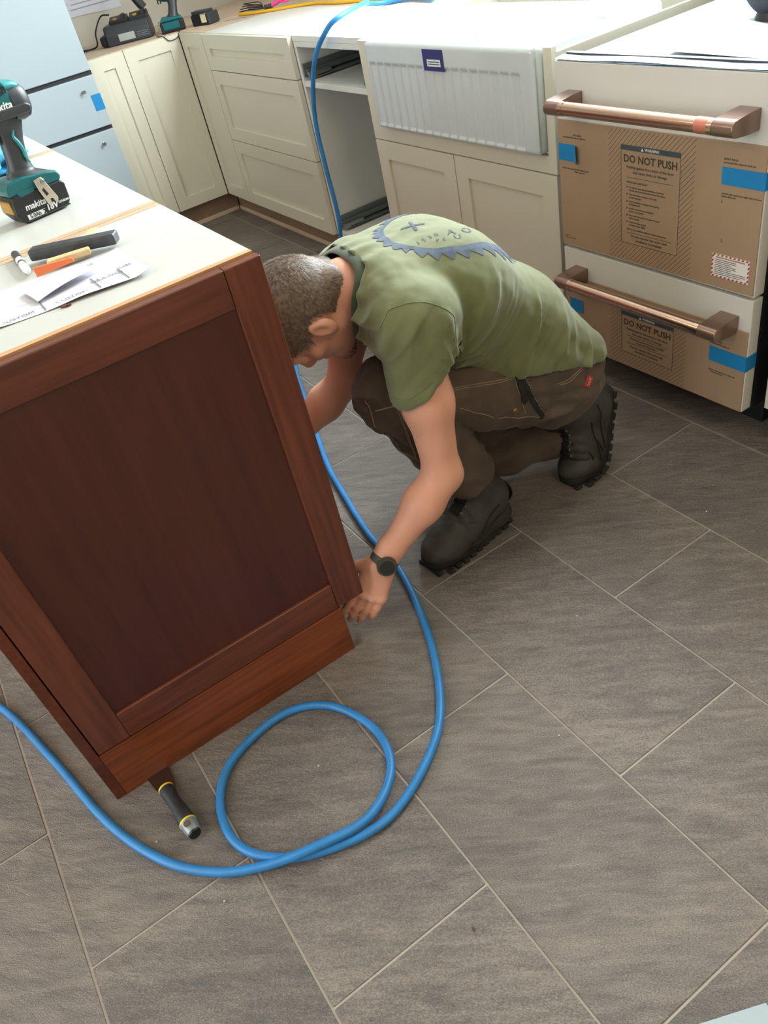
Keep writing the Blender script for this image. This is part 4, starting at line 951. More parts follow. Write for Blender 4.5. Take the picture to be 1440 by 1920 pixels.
# arms
for S_, E_, W_, s in ((SL, EL, WLp, 1), (SR, ER, WR, -1)):
    m = S_ * .5 + E_ * .5; b.cap(S_, m, .054, .047, .03); b.cap(m, E_, .047, .0355, .03)
    q = E_ * .68 + W_ * .32; b.cap(E_, q, .0355, .0385, .03); b.cap(q, W_, .0385, .0240, .03)
    b.cap(E_ + V3(0, .010, -.004), E_ + V3(0, .016, -.008), .026, .020, .02)
def hand(W_, K_, T_, nrm, side, bend, thumb):
    """palm from wrist W_ to knuckles K_, fingers on towards T_; nrm = back of the hand"""
    d = (K_ - W_); Lp = np.linalg.norm(d); d /= Lp; n = np.array(nrm, float); n -= d * (n @ d); n /= np.linalg.norm(n); w = np.cross(d, n) * side   # w points to the thumb side
    b.cap(W_ - d * .03, W_ + d * .02, .026, .024, .02, flat=(n, 1.25))
    for t in (-.024, -.008, .008, .024):
        b.cap(W_ + w * t * .55 + d * .012, K_ + w * t * 1.12 - d * .006, .0165, .0135, .012, flat=(n, 1.12))
    fd = T_ - K_; fd /= np.linalg.norm(fd)
    for i, (t, L_) in enumerate(((.030, .078), (.010, .086), (-.010, .082), (-.029, .068))):
        base = K_ + w * t + n * .001; dirn = fd + w * t * .5; dirn /= np.linalg.norm(dirn)
        if i == 3: base = base - d * .008
        ax = w; p0 = base
        b.ell(base + n * .006, (.0085, .0085, .0085), None, .008)
        for j, (f, r0, r1) in enumerate(((.45, .0102, .0094), (.30, .0094, .0088), (.25, .0088, .0074))):
            a = bend * (j + (.15 * i)); v = dirn * np.cos(a) - n * np.sin(a); p1 = p0 + v * L_ * f
            b.cap(p0, p1, r0, r1, .0035); p0 = p1
    t0 = W_ + w * .020 + d * .018; t1 = t0 + (d * .62 + w * .62 - n * thumb) * .042; t2 = t1 + (d * .85 + w * .15 - n * thumb) * .032; t3 = t2 + (d * .95 - w * .05 - n * thumb) * .026
    b.cap(t0, t1, .0165, .0125, .012); b.cap(t1, t2, .0118, .0100, .004); b.cap(t2, t3, .0100, .0080, .004)
hand(WLp, V3(3.078, -1.056, .098), V3(3.060, -1.098, .034), (.74, -.40, .50), 1, .13, .35)
hand(WR, V3(2.685, -1.010, .172), V3(2.70, -1.018, .105), (-.6, -.1, .2), -1, .40, .30)
P, Q = b.mesh(); P = smooth(P, Q, 1, .4)
body = np_mesh('body', P, Q, SKIN, who)
# eyes
for sx in (-1, 1):
    c = hd(sx * .031, .0775, .0065); part('eye', MB().ell(c, (.0132,) * 3, u=16, v=12), simple('eye_white', (232, 228, 222), .15), who, ang=80)

# ---- hair: a cap over the skull and short strands
hf = Field((2.72, -1.12, .52), (3.00, -.80, .82), .0026)
hf.ell(hd(0, -.012, .022), (.081, .104, .106), HRm, .02); hf.cap(hd(-.03, -.070, -.045), hd(.03, -.070, -.045), .030, .030, .03)
P, Q = hf.mesh()
def hl(P):      # local head coordinates
    return (P - HD) @ HRm.T
def hairline(P):
    l = hl(P); x, y, z = l[:, 0], l[:, 1], l[:, 2]
    side = np.clip((np.abs(x) - .035) / .03, 0, 1)
    front = y - (.074 + 0 * z) - np.clip((z - .05) * .5, -.03, .04)              # forehead line
    low = -(z - (-.072 + 1.15 * np.clip(y + .050, 0, .2) * (1 - 0 * side)))      # nape to temple
    ear = .037 - np.sqrt((y + .004) ** 2 * 1.3 + (z + .010) ** 2) - (1 - side) * .1
    side_burn = np.where((y > .004) & (y < .026) & (z > -.030), -.004, 1)
    g = np.maximum(np.maximum(front * .9, np.where(side_burn < 0, np.minimum(low, -.002), low)), np.where(z < .02, ear, -.01))
    return g + .003 * vnoise(P * 160, 3)
P, Q, _ = keep(P, Q, hairline, 1); n = vnorm(P, Q)
fl_dir = -HU * .35 + HF * .75
P2 = P + n * (.0016 * vnoise(P * 90, 5) + .0010 * vnoise(P * 220, 6))[:, None] - n * .002
HAIR = simple('brown_hair', (92, 76, 62), .55, var=.35, vscale=150, bump=.8, bscale=900)
hair = np_mesh('hair', P2, Q, HAIR, who); hair.data.materials[0] = HAIR
rng = np.random.RandomState(5)
def strands(name, P, Q, cnt, ln, wid, mat, flow, lift, parent):
    n = vnorm(P, Q); f = rng.randint(0, len(Q), cnt); w = rng.rand(cnt, 4) + .05; w /= w.sum(1)[:, None]
    p = (P[Q[f]] * w[:, :, None]).sum(1); nn = n[Q[f][:, 0]]
    fd = flow(p, nn) + .20 * rng.randn(cnt, 3) * 1.0; fd -= nn * (fd * nn).sum(1)[:, None]; fd /= np.linalg.norm(fd, axis=1)[:, None] + 1e-9
    sd = np.cross(fd, nn); L_ = ln * (.6 + .8 * rng.rand(cnt)); V = []; F = []
    for k, (a, ww) in enumerate(((0, 1), (.5, .8), (1.0, .15))):
        c = p + fd * (L_ * a)[:, None] + nn * (L_ * (lift * a - lift * .55 * a * a))[:, None] - nn * .0015
        V += [c - sd * wid * ww, c + sd * wid * ww]
    V = np.stack(V, 1).reshape(-1, 3); b0 = np.arange(cnt) * 6
    F = np.concatenate([np.stack([b0, b0 + 1, b0 + 3, b0 + 2], 1), np.stack([b0 + 2, b0 + 3, b0 + 5, b0 + 4], 1)])
    o = np_mesh(name, V, F, mat, parent); o['kind'] = 'stuff'; return o
def flow_h(p, nn):
    l = hl(p); s = np.clip((l[:, 2] + .02) / .08, 0, 1)[:, None]
    base = (HF[None] * .8 - HU[None] * .25) * s + (HF[None] * .15 - HU[None] * 1.0) * (1 - s)
    return base + .60 * np.stack([vnoise(p * 30, 11 + i) for i in range(3)], 1)
HS = simple('hair_strand', (124, 106, 90), .45, var=.5, vscale=140)
strands('hair_strand', P, Q, 22000, .0145, .00042, HS, flow_h, .26, hair)
# short beard along the jaw
bfld = Field((2.72, -1.10, .48), (3.00, -.80, .80), .004)
bfld.cap(hd(-.050, .0, -.055), hd(-.018, .072, -.098), .0245, .0225, .025); bfld.cap(hd(.050, .0, -.055), hd(.018, .072, -.098), .0245, .0225, .025); bfld.cap(hd(-.016, .078, -.100), hd(.016, .078, -.100), .0185, .0185, .015)
Pb, Qb = bfld.mesh(); Pb, Qb, _ = keep(Pb, Qb, lambda p: -(hl(p)[:, 1] + .012) , 1)
strands('beard', Pb, Qb, 6000, .0055, .00030, simple('dark_brown_beard', (84, 64, 50), .6), lambda p, n_: HF[None] * .6 - HU[None] * .8 + 0 * p, .6, who)
# ---- t-shirt
def fabric(name, col, bs=900, rough=.85, var=.06, vscale=6, sheen=.3, bump=.35):
    m = simple(name, col, rough, bump=bump, bscale=bs, var=var, vscale=vscale, sheen=sheen); return m
OLIVE = fabric('olive_jersey', (108, 114, 74)); DOL = fabric('dark_olive_rib', (58, 70, 44)); TROU = fabric('brown_canvas', (84, 70, 58), 700, .8, .28, 12, .1)
s = Field((2.60, -1.00, .22), (3.24, -.20, .84), .0045)
for dx in (-1, 0, 1):
    o_ = V3(.068 * dx, 0, 0); k = 1.06 if dx == 0 else 1
    s.cap(PEL + o_ * 1.15 + V3(0, .015, .01), WST + o_, .105 * k, .098 * k, .04); s.cap(WST + o_, CHS + o_ * 1.15 + V3(0, 0, .012), .098 * k, .110 * k, .04); s.cap(CHS + o_ * 1.15 + V3(0, 0, .012), UPP + o_ * 1.1 + V3(0, .0, .008), .110 * k, .078 * k, .04)
    s.cap(WST + o_ * 1.25 + V3(0, -.02, -.045), CHS + o_ * 1.2 + V3(0, .0, -.035), .085, .09, .03)
s.cap(UPP + V3(0, .01, .0), NKB + V3(0, -.03, .01), .078, .069, .03)
s.cap(SL + V3(-.06, .02, .0), SR + V3(.06, .02, 0), .072, .072, .05)
for S_, E_ in ((SL, EL), (SR, ER)):
    m = S_ * .52 + E_ * .48; s.cap(S_, m, .066, .0615, .045, flat=((1, 0, 0), 1.08)); s.cap(S_ + V3(0, .035, .0), m + V3(0, .020, 0), .060, .050, .03)
P, Q = s.mesh(); P = smooth(P, Q, 3, .5)
ARM = (EL - SL) / np.linalg.norm(EL - SL); ARMR = (ER - SR) / np.linalg.norm(ER - SR)
def cut_shirt(P):
    g = (.378 - .27 * (P[:, 1] + .40)) - P[:, 2] + .006 * vnoise(P * 14, 2)                       # hem
    g = np.where(P[:, 1] > -.62, g, -.05)
    nk = np.array([-.10, -.985, -.15]); nk /= np.linalg.norm(nk)
    ax = P - NKB; al = ax @ nk; rr = np.linalg.norm(ax - al[:, None] * nk, axis=1)
    g = np.maximum(g, np.minimum(al - (-.030), .100 - rr))
    for S_, nn, z0 in ((SL, V3(.05, .55, -.83), .545), (SR, V3(.0, .30, -.95), .53)):
        n_ = nn / np.linalg.norm(nn); c = np.array([S_[0] + .01, S_[1] - .005, z0]); d = (P - c) @ n_
        rad = np.linalg.norm((P - c)[:, :2], axis=1); g = np.maximum(g, np.minimum(d, .086 - rad))
    return g
P, Q, loops = keep(P, Q, cut_shirt); P = smooth(P, Q, 0)
def shirt_folds(P):
    n = vnorm(P, Q)
    sp = P @ np.array([0, .83, -.55]); gz = P[:, 2]; x = P[:, 0]
    spine = np.array([0, -.55, -.83]); under = n @ spine                      # + on the flank / underside
    flank = np.clip(.35 + under * 1.2 + np.abs(n[:, 0]) * .7, .06, 1.25)
    warp = .35 * vnoise(P * 7, 21)
    f1 = vnoise(np.stack([sp * 26 + gz * 7 + warp * 3, gz * 3.2 + x * 2, x * 3], 1), 22); f2 = vnoise(np.stack([sp * 55 - gz * 12 + warp * 4, gz * 6, x * 5], 1), 23)
    ridge = np.clip(1 - np.abs(f1) * 3.2, -.3, 1) * .75 + np.clip(1 - np.abs(f2) * 3, -.4, 1) * .28
    arm = np.exp(-(((P - (SL + V3(0, .06, -.10))) ** 2).sum(1)) / .010)       # armpit creases
    rad = np.sin(np.arctan2(P[:, 2] - SL[2] + .12, P[:, 1] - SL[1] - .05) * 16 + warp * 9)
    sl = np.exp(-((P[:, 0] - SL[0] - .02) ** 2 + (P[:, 1] - SL[1]) ** 2) / .006) * np.clip((SL[2] - P[:, 2]) / .08, 0, 1)
    slf = vnoise(np.stack([P[:, 1] * 14, P[:, 2] * 24 + P[:, 1] * 10, x * 10], 1), 25)
    hem = np.exp(-np.clip(P[:, 2] - (.378 - .27 * (P[:, 1] + .40)), 0, 1) / .05) * (P[:, 1] > -.62)
    hf_ = vnoise(np.stack([P[:, 1] * 30 + P[:, 2] * 26, P[:, 2] * 7, x * 10], 1), 27)
    neck = np.exp(-((P - NKB) ** 2).sum(1) / .018); nf = np.sin(np.arctan2(P[:, 2] - NKB[2] + .03, P[:, 0] - NKB[0]) * 15 + vnoise(P * 9, 31) * 3)
    d = .0130 * ridge * flank * (1 - sl) + .0045 * arm * rad + .0065 * sl * slf + .0095 * hem * hf_ + .0030 * neck * nf + .0010 * vnoise(P * 60, 29)
    return P + n * d[:, None]
P = shirt_folds(P)
shirt = np_mesh('t_shirt', P, Q, OLIVE, who); md = shirt.modifiers.new('cloth', 'SOLIDIFY'); md.thickness = .0018; md.offset = -1
SHB = BVHTree.FromPolygons(P.tolist(), Q.tolist())
def soft(lp, w=14):
    k = np.arange(-w, w + 1); return sum(np.roll(lp, i, 0) for i in k) / len(k)
loops = [soft(l_) for l_ in loops]
def near(lp, c): return min(range(len(lp)), key=lambda i: np.linalg.norm(lp[i].mean(0) - c))
def rim_tube(name, lp, r, mat, par, off=0, flat=None, step=3, n=8):
    lp = lp[::step]; c = lp.mean(0)
    pts = [Vector(p + (p - c) / np.linalg.norm(p - c) * off) for p in lp]
    if flat: part(name, MB().tube(pts, r, n, closed=True), mat, par, ang=80)
    else: part(name, MB().tube(pts, r, n, closed=True), mat, par, ang=80)
if loops:
    k = near(loops, NKB + V3(0, -.02, 0)); nl = loops[k]
    nk = np.array([-.10, -.985, -.15]); nk /= np.linalg.norm(nk); c = nl.mean(0)
    bands = []
    for a, sc in ((-.006, 1.018), (.004, 1.012), (.012, .985), (.014, .955), (.006, .94)):
        bands.append([Vector(c + (p - c) * sc + nk * a) for p in nl[::3]])
    part('collar', MB().loft(bands, caps=False), DOL, shirt, ang=80)
# ---- trousers
t = Field((2.70, -.96, .03), (3.16, -.22, .60), .0045)
for dx in (-1, 1):
    o_ = V3(.062 * dx, 0, 0); t.cap(PEL + o_ + V3(0, .008, -.012), WST + o_ * .9 + V3(0, .02, -.05), .104, .094, .03)
t.cap(PEL + V3(-.05, 0, -.01), PEL + V3(.05, 0, -.01), .108, .108, .03)
t.cap(HIPL + V3(0, .02, -.01), HIPL * .5 + KNL * .5, .098, .088, .03); t.cap(HIPL * .5 + KNL * .5, KNL, .088, .072, .02); t.cap(KNL, KNL * .55 + ANL * .45, .069, .066, .02); t.cap(KNL * .55 + ANL * .45, ANL, .066, .060, .02)
t.cap(HIPR + V3(0, .01, 0), KNR, .092, .066, .03); t.cap(KNR, KNR * .5 + ANR * .5, .064, .068, .02); t.cap(KNR * .5 + ANR * .5, ANR + V3(0, .02, 0), .068, .060, .02)
t.cap(HIPL + V3(.02, -.02, .0), HIPL * .55 + KNL * .45 + V3(.022, 0, .0), .088, .074, .03)
P, Q = t.mesh(); P = smooth(P, Q, 2, .5)
LD = (ANL - KNL) / np.linalg.norm(ANL - KNL); RD = (ANR - KNR) / np.linalg.norm(ANR - KNR); LC = ANL - LD * .078; RC = ANR - RD * .012
def cut_tr(P):
    g = np.full(len(P), -.05)
    for c, d_, R_c in ((LC, LD + V3(0, .15, -.2), .088), (RC, RD + V3(0, .1, -.12), .09)):
        d_ = d_ / np.linalg.norm(d_); a = (P - c) @ d_; rr = np.linalg.norm((P - c) - a[:, None] * d_, axis=1); g = np.maximum(g, np.minimum(np.minimum(a, R_c - rr), .10 - a) + .003 * vnoise(P * 25, 4))
    return g
P, Q, tl = keep(P, Q, cut_tr); P = smooth(P, Q, 1, .4)
n = vnorm(P, Q); w_ = .3 * vnoise(P * 8, 41)
fo = 1.7 * (1 - 2 * np.abs(vnoise(np.stack([P[:, 1] * 16 + P[:, 2] * 10 + w_ * 3, P[:, 2] * 18 - P[:, 1] * 6, P[:, 0] * 12], 1), 42))) * .0045 + vnoise(P * 34, 43) * .0028 + vnoise(P * 75, 44) * .0010
crotch = np.exp(-((P - V3(3.03, -.50, .36)) ** 2 / np.array([.02, .012, .006])).sum(1)); fo += .004 * crotch * np.sin(P[:, 2] * 190 + P[:, 1] * 60 + w_ * 6)
P = P + n * fo[:, None]
P[:, 2] = np.maximum(P[:, 2], .0045)
trou = np_mesh('trousers', P, Q, TROU, who); md = trou.modifiers.new('cloth', 'SOLIDIFY'); md.thickness = .0022; md.offset = -1
TRB = BVHTree.FromPolygons(P.tolist(), Q.tolist())
DKT = fabric('dark_canvas', (52, 45, 40), 700, .85, .15, 20, .1)
for c in (LC, RC):
    if tl: k = near(tl, c); rim_tube('cuff_hem', tl[k], .0028, DKT, trou, off=.0005)
# ---- boots
def rot_to(o, fwd, up):
    f = Vector(fwd).normalized(); u = Vector(up); u = (u - f * u.dot(f)).normalized(); x = f.cross(u); m = Matrix((x, f, u)).transposed().to_4x4(); m.translation = Vector(o); return m
BOOT = simple('dark_grey_boot_leather', (62, 60, 55), .62, bump=.5, bscale=220, var=.22, vscale=30); SOLE = simple('boot_rubber', (34, 33, 31), .75, bump=.4, bscale=300, var=.3, vscale=25); PAD = simple('black_boot_textile', (26, 26, 27), .8, bump=.5, bscale=600)
def bendf(P, bend):
    if not bend: return P
    P = P.copy(); y0 = .085; z0 = .012; y = P[:, 1]; z = P[:, 2]; m = y > y0; a = np.clip((y - y0) / .035, 0, 1) * bend
    L_ = .035; yy = y - y0; R = L_ / bend; th = np.minimum(yy, L_) / R; rest = np.maximum(yy - L_, 0); zz = z - z0
    ny = y0 + (R - zz) * np.sin(th) + rest * np.cos(th); nz = z0 + R - (R - zz) * np.cos(th) + rest * np.sin(th)
    P[:, 1] = np.where(m, ny, y); P[:, 2] = np.where(m, nz, z); return P
def boot(m, bend, sy, shaft, lean):
    f = Field((-.075, -.115, -.005), (.075, .225, .235), .0034)
    f.ell((-.002, .128, .040), (.048, .074, .034), None, .02); f.cap((0, .120, .050), (0, .040, .072), .037, .044, .03); f.cap((0, .040, .070), (0, -.030, .092), .044, .046, .03)
    f.cap((0, -.048, .040), (0, -.040, .085), .041, .044, .03); f.cap((0, -.034, .09), (0, -.040 + lean, .09 + shaft), .045, .046, .03); f.cap((0, .05, .03), (0, -.04, .03), .043, .040, .03, flat=((0, 0, 1), 1.1))
    P, Q = f.mesh(); P = smooth(P, Q, 2, .5); P[:, 2] = np.maximum(P[:, 2], .022)
    n = vnorm(P, Q); seam = np.exp(-((P[:, 1] - .105 + .5 * np.abs(P[:, 0])) / .0025) ** 2) * .0015 + np.exp(-((P[:, 2] - .055 - .25 * (P[:, 1] + .05)) / .003) ** 2) * (np.abs(n[:, 0]) > .5) * .0012
    P = P + n * (.0012 * vnoise(P * 70, 8) - seam + .0016 * np.clip(1 - np.abs(P[:, 1] - .06) / .05, 0, 1) * np.sin(P[:, 1] * 260) * (n[:, 2] > .3))[:, None]
    M4 = np.array(m)
    def tr(P): P = bendf(P * np.array([1.04, sy, 1.04]), bend); return P @ M4[:3, :3].T + M4[:3, 3]
    o = np_mesh('boot', tr(P), Q, BOOT, who, None); 
    def outline(s_, n_=44):
        o_ = []
        for k in range(n_):
            a = 2 * PI * k / n_; y = .048 + .147 * math.sin(a); wd = .050 if y > .05 else .041
            wd = .041 + .010 * min(1, max(0, (y + .02) / .12)); x = wd * math.copysign(abs(math.cos(a)) ** .62, math.cos(a)) + .006 * math.sin(max(0, y) * 14)
            o_.append((x * s_, .048 + (y - .048) * s_))
        return o_
    rings = [[(x, y, .000) for x, y in outline(.95)], [(x, y, .003) for x, y in outline(.99)], [(x, y, .012) for x, y in outline(1.02)], [(x, y, .024) for x, y in outline(1.02)], [(x, y, .032 + (.012 if y > .16 else 0)) for x, y in outline(.97)]]
    # finer lofting along the length for the bend
    sm = MB(); sm.loft([[Vector(p) for p in r] for r in rings], caps=True); 
    bmesh.ops.triangulate(sm.bm, faces=[f_ for f_ in sm.bm.faces if len(f_.verts) > 4])
    def apply(mb):
        A = np.array([v.co[:] for v in mb.bm.verts]); A = tr(A)
        for v, c in zip(mb.bm.verts, A): v.co = c
        return mb
    so = part('sole', apply(sm), SOLE, o, ang=50)
    lg = MB()
    for i in range(11):
        y = -.085 + i * .0262
        wd = .038 + .012 * min(1, max(0, (y + .02) / .12)) - (.016 if i > 9 else 0) - (.008 if i < 1 else 0)
        for sx in (-1, 1): part('lug', apply(MB().box(sx * wd - .0145 + (sx < 0) * .0125 - .0, sx * wd + .0020 + (sx < 0) * .0125, y, y + .019, -.0042, .006, .002, 1)), SOLE, o)
        if i % 2 == 0: part('lug', apply(MB().box(-.016, .016, y + .004, y + .018, -.0042, .002, .002, 1)), SOLE, o)
    def toprow(y, x0, z0): return (x0, y, z0)
    lc = MB(); bt_ = BVHTree.FromPolygons(P.tolist(), Q.tolist())
    def onb(x, y, z=.2, h=.0015):
        hit = bt_.ray_cast(Vector((x, y, z)), Vector((0, -.25, -1)).normalized()); return (hit[0] + hit[1] * h) if hit[0] is not None else Vector((x, y, .09))
    rows = [.098, .078, .058, .038, .022]
    for i, y in enumerate(rows):
        a, c = onb(-.018, y), onb(.018, y)
        for p in (a, c): part('eyelet', apply(MB().ell(p, (.0036, .0036, .0022), u=10, v=6)), M['steeldark'], o, ang=80)
        nx = rows[min(i + 1, len(rows) - 1)]
        lc.tube(curve_pts([a, onb(-.006, (y + nx) / 2, h=.004), onb(.018, nx, h=.003)], 5), .0019, 6); lc.tube(curve_pts([c, onb(.006, (y + nx) / 2, h=.005), onb(-.018, nx, h=.003)], 5), .0019, 6)
    tgm = MB().grid(lambda u, v: onb(-.015 + .030 * u, .015 + .095 * v, h=.0022), 6, 16)
    part('tongue', apply(tgm), PAD, o, ang=80); part('lace', apply(lc), PAD, o, ang=80)
    k5 = MB()
    part('ankle_collar', apply(MB().tube([(.046 * math.cos(a), -.040 + lean + .046 * math.sin(a), .088 + shaft + .030) for a in [2 * PI * q_ / 22 for q_ in range(22)]], .007, 8, closed=True)), PAD, o, ang=80)
    for sx in (-1, 1):
        ov_ = MB()
        for p0, p1 in (((.090, .030), (-.02, .10)), ((.05, .03), (-.06, .085)), ((.02, .075), (.06, .035))):
            pts = []
            for q_ in range(9):
                y = p0[0] + (p1[0] - p0[0]) * q_ / 8; z_ = p0[1] + (p1[1] - p0[1]) * q_ / 8
                hit = bt_.ray_cast(Vector((sx * .12, y, z_)), Vector((-sx, 0, 0)))
                if hit[0] is not None: pts.append(hit[0] + hit[1] * .0008)
            if len(pts) > 3: ov_.tube(pts, .0028, 6, flat=.5)
        part('overlay_strap', apply(ov_), SOLE, o, ang=80)
    return o
mL = rot_to((3.003, -.692, .0045), (.09, -1, 0), (0, 0, 1)); boot(mL, 0, .90, .075, .045)
hD = Vector((.030, -.085, -.190)).normalized(); mR = rot_to(Vector((3.012, -.318, .030)) - hD * .088, hD, (0, -.9, .43)); boot(mR, 1.02, 1.0, .060, .0)
part('lace_loop', MB().tube(curve_pts([(3.02, -.405, .135), (3.05, -.385, .105), (3.06, -.37, .07), (3.05, -.378, .055), (3.04, -.40, .09), (3.03, -.41, .125)], 6), .0022, 6).tube(curve_pts([(3.02, -.405, .13), (3.035, -.372, .10), (3.045, -.352, .075), (3.035, -.365, .065), (3.025, -.39, .10)], 6), .0022, 6), PAD, who, ang=80)
# ---- watch
wd_ = (WLp - EL) / np.linalg.norm(WLp - EL); wc = WLp - wd_ * .002
WN = V3(.80, .12, .58); WN -= wd_ * (WN @ wd_); WN /= np.linalg.norm(WN); wx = np.cross(wd_, WN)
wt = root('wristwatch_anchor', tuple(wc)) if False else None
band = []
for j in (-1, 1): pass
STR = simple('dark_green_strap', (74, 78, 68), .7, bump=.2, bscale=500)
rg = []
for hgt, rr in ((-.0105, .0285), (-.0100, .0302), (0, .0308), (.0100, .0302), (.0105, .0285)):
    rg.append([Vector(wc + wd_ * hgt + (WN * math.cos(a) * .93 + wx * math.sin(a) * 1.02) * rr) for a in [2 * PI * k / 36 for k in range(36)]])
wb_ = part('watch', MB().loft(rg, caps=False), STR, who, ang=60)
fm = frame(Vector(wc + WN * .0285), Vector(wx), Vector(np.cross(WN, wx)))
part('watch_case', MB().lathe([(0, 0), (.0200, 0), (.0215, .002), (.0215, .008), (.0195, .0108), (0, .0108)], 40, fm), simple('dark_watch_case', (66, 68, 60), .45), wb_, ang=50)
part('watch_dial', MB().lathe([(0, .0109), (.0165, .0109), (.016, .0114), (0, .0115)], 32, fm), simple('watch_dial', (30, 32, 30), .25, coat=.5), wb_)
part('watch_button', MB().ell((.0222, .006, .005), (.002, .0025, .0025), fm, 8, 6).ell((.0222, -.006, .005), (.002, .0025, .0025), fm, 8, 6), M['steeldark'], wb_)
# ---- print on the back of the shirt: a saw blade ring with letters, laid onto the cloth
def drop(x, y, h=.0009):
    hit = SHB.ray_cast(Vector((x, y, 1.2)), Vector((0, 0, -1))); return (hit[0] + hit[1] * h) if hit[0] is not None else None
PRINT = simple('faded_blue_print', (80, 92, 108), .85, var=.22, vscale=60)
pr_ = MB(); cx, cy = 2.935, -.632
def quad(ps):
    q = [drop(*p) for p in ps]
    if all(p is not None for p in q): pr_.bm.faces.new([pr_.bm.verts.new(p) for p in q])
NT = 30
for i in range(NT * 8):
    a0, a1 = 2 * PI * i / (NT * 8), 2 * PI * (i + 1) / (NT * 8)
    def rr(a):
        t = (a / (2 * PI) * NT) % 1; return .128 + .014 * (t / .72 if t < .72 else (1 - t) / .28) - .002
    for r0, r1 in ((.1130, .1225), (.1225, None)):
        if (i // 8) % 7 == 3 and r1 is None and i % 8 in (5, 6, 7): continue
        b0, b1 = (rr(a0 + 1e-6), rr(a1 - 1e-6)) if r1 is None else (r1, r1)
        quad([(cx + r * math.cos(a), cy + r * math.sin(a)) for r, a in ((r0, a0), (b0, a0), (b1, a1), (r0, a1))])
def stroke(x0, y0, x1, y1, w=.0028, n=8):
    d = Vector((x1 - x0, y1 - y0)).normalized(); s_ = Vector((-d.y, d.x)) * w
    for k in range(n):
        a, c = k / n, (k + 1) / n; p = Vector((x0 + (x1 - x0) * a, y0 + (y1 - y0) * a)); q = Vector((x0 + (x1 - x0) * c, y0 + (y1 - y0) * c))
        quad([tuple(p - s_), tuple(q - s_), tuple(q + s_), tuple(p + s_)])
stroke(2.905, -.705, 2.925, -.662); stroke(2.893, -.676, 2.938, -.690)
for s_, x, y, z_, rot in (('A', 3.000, -.655, .020, 1.2), ('O', 3.008, -.625, .020, 1.2), ('U', 3.02, -.655, .017, 1.2), ('1 5 3 0', 2.985, -.700, .013, 1.45), ('P', 3.005, -.690, .010, 1.2), ('E', 3.012, -.68, .010, 1.2)):
    tb = text_bm(s_, z_ * 1.3, 0); bmesh.ops.triangulate(tb, faces=tb.faces[:]); c_, s2 = math.cos(rot), math.sin(rot)
    for f_ in tb.faces:
        if f_.normal.z < .5: continue
        quad([(x + v.co.x * c_ - v.co.y * s2, y + v.co.x * s2 + v.co.y * c_) for v in f_.verts])
    tb.free()
for v in pr_.bm.verts: pass
o = part('back_print', pr_, PRINT, shirt, ang=80); o['kind'] = 'stuff'
def snap(tree, pts, h, n=6):
    out = []
    for p in curve_pts(pts, n):
        q = tree.find_nearest(p); out.append(q[0] + q[1] * h)
    return out
SEAM = fabric('olive_seam', (90, 98, 62)); STI = simple('tan_stitching', (150, 134, 110), .8); 
# seams, zip, rivets and label on the clothes
part('shoulder_seam', MB().tube(snap(SHB, [(3.0793, -.893, .672), (3.0883, -.8799, .6853), (3.0895, -.8682, .6992), (3.1047, -.8426, .7048), (3.1237, -.8109, .6988), (3.1344, -.7816, .677), (3.1339, -.7667, .6442), (3.1429, -.781, .6159)], .0000), .0011, 6), SEAM, shirt, ang=80)
if loops:
    k = near(loops, V3(3.10, -.84, .54)); rim_tube('sleeve_hem', loops[k], .0016, SEAM, shirt)
    lp = loops[k]; 
    for off in (.020,):
        pts = [SHB.find_nearest(Vector(p - ARM * off))[0] for p in lp[::3]]; part('hem_stitching', MB().tube(pts, .0007, 5, closed=True), SEAM, shirt, ang=80)
def seam(name, pts, r=.0009, mat=None, h=.0006, dbl=0):
    m = MB().tube(snap(TRB, pts, h), r, 5)
    if dbl: m.tube(snap(TRB, [(p[0], p[1] + .003, p[2] + dbl) for p in pts], h), r, 5)
    return part(name, m, mat or STI, trou, ang=80)
seam('pocket_flap_stitching', [(3.050, -.745, .459), (3.0596, -.7043, .4524), (3.0759, -.6621, .4455), (3.0807, -.6129, .4348), (3.0752, -.5503, .4244)], dbl=-.006)
seam('side_stitching', [(3.1069, -.5119, .378), (3.1071, -.4815, .3738), (3.107, -.4417, .3839), (3.0804, -.3838, .3762)], dbl=-.006)
seam('pocket_stitching', [(3.0759, -.6054, .4383), (3.0974, -.6071, .3953), (3.0952, -.5961, .3414)])
seam('lower_pocket_stitching', [(3.0636, -.7387, .4158), (3.0767, -.6997, .3877), (3.0851, -.6389, .3499), (3.1053, -.5539, .3167)])
seam('knee_stitching', [(3.047, -.8727, .4745), (3.0408, -.8636, .4257), (3.0307, -.8516, .3673), (3.0204, -.8403, .3207)], dbl=.006)
seam('shin_stitching', [(2.9986, -.9134, .4953), (3.0025, -.9088, .4459), (3.00, -.898, .38), (2.995, -.875, .32)])
seam('knee_patch_stitching', [(2.985, -.895, .33), (3.015, -.875, .315), (3.035, -.84, .31)], dbl=.007)
for pts in ([(3.0127, -.9023, .4727), (3.0346, -.8887, .4813), (3.0461, -.8703, .4829)], [(3.0885, -.5452, .4138), (3.0816, -.5, .4261)]): seam('bartack', pts, .0016)
zt = [(3.0325, -.5772, .4735), (3.0595, -.5822, .4533), (3.0837, -.584, .4283), (3.1005, -.5779, .3884), (3.1051, -.5508, .315)]
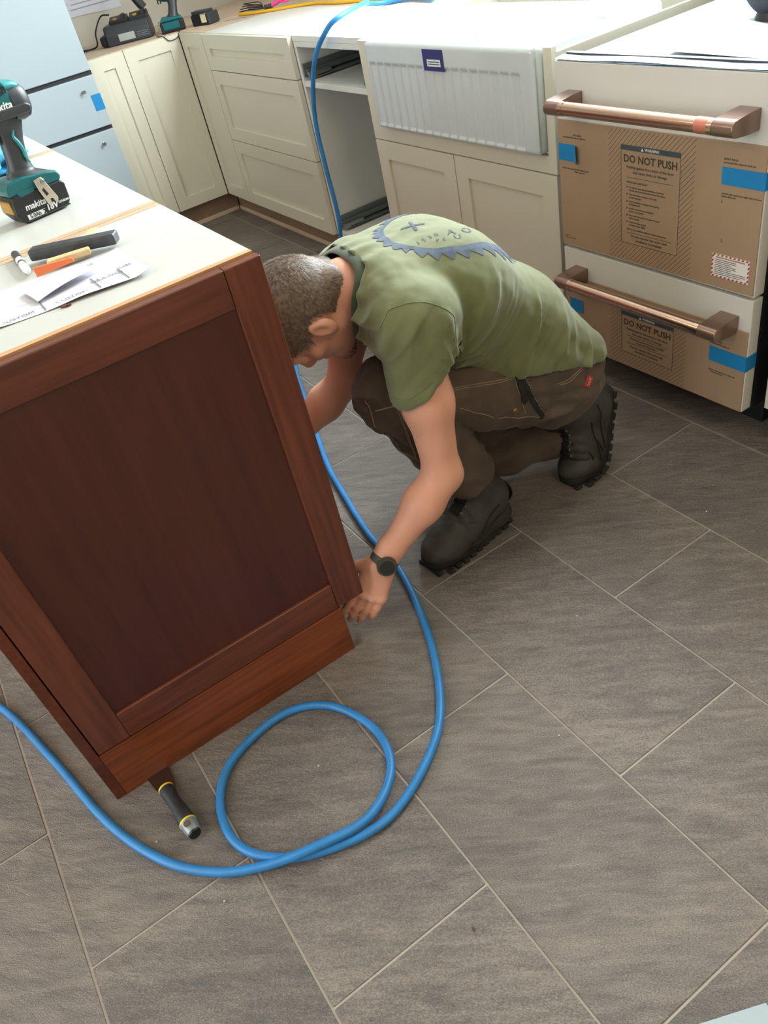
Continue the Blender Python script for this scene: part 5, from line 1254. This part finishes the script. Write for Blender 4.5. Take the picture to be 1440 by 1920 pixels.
part('zip_tape', MB().tube(snap(TRB, [(p[0], p[1] - .006, p[2] - .002) for p in zt], .0003), .0065, 8, flat=.35), PAD, trou, ang=80)
zp = snap(TRB, zt, .0022, 16); zz = MB()
for a, c in list(zip(zp, zp[1:]))[::2]: zz.tube([a, c], .0013, 5)
z_ = part('zip_teeth', zz, M['steel'], trou); z_['kind'] = 'stuff'
part('tool_pocket', MB().tube(snap(TRB, [(3.0744, -.600, .4394), (3.0885, -.598, .4172), (3.0997, -.600, .3928), (3.098, -.595, .37)], .001), .008, 8, flat=.5), PAD, trou, ang=80)
for p in ((3.098, -.6256, .3663), (3.0157, -.5974, .4797)):
    q = TRB.find_nearest(Vector(p)); nn = q[1]; part('rivet', MB().lathe([(0, 0), (.0055, 0), (.0055, .001), (.0040, .0024), (.0022, .0016), (0, .002)], 18, frame(q[0] + nn * .0005, nn.orthogonal(), nn.cross(nn.orthogonal()))), M['brass'], trou)
q4 = [TRB.find_nearest(Vector(p)) for p in ((3.1153, -.4485, .3471), (3.1033, -.4235, .3561), (3.1076, -.4089, .3438), (3.1153, -.4301, .3297))]
tg_ = MB()
P4 = [q[0] + q[1] * .0025 for q in q4]
def lab(u, v):
    p = (P4[0] * (1 - u) + P4[1] * u) * (1 - v) + (P4[3] * (1 - u) + P4[2] * u) * v; q = TRB.find_nearest(p); return q[0] + q[1] * .0022
rl = part('red_label', tg_.sheet(lab, 8, 6, .0008), M['red'], trou, ang=80)
part('label_lettering', MB().tube([lab(.15 + .7 * k / 6, .5 + (.18 if k % 2 else -.18)) + q4[0][1] * .0008 for k in range(7)], .0007, 5), M['stickwhite'], trou, ang=80)
# repeats belong together
for o in COL.objects:
    if o.parent is None and 'category' in o:
        b_ = o.name.split('.')[0]
        g_ = {'thin_lead': 'strands of the black lead bundle', 'debris_crumb': 'crumbs scattered on the tiles', 'counter_subtop': 'sub-tops on the wall cabinets', 'charger_lead': 'leads leaving the charger plug'}.get(b_)
        if g_: o['group'] = g_
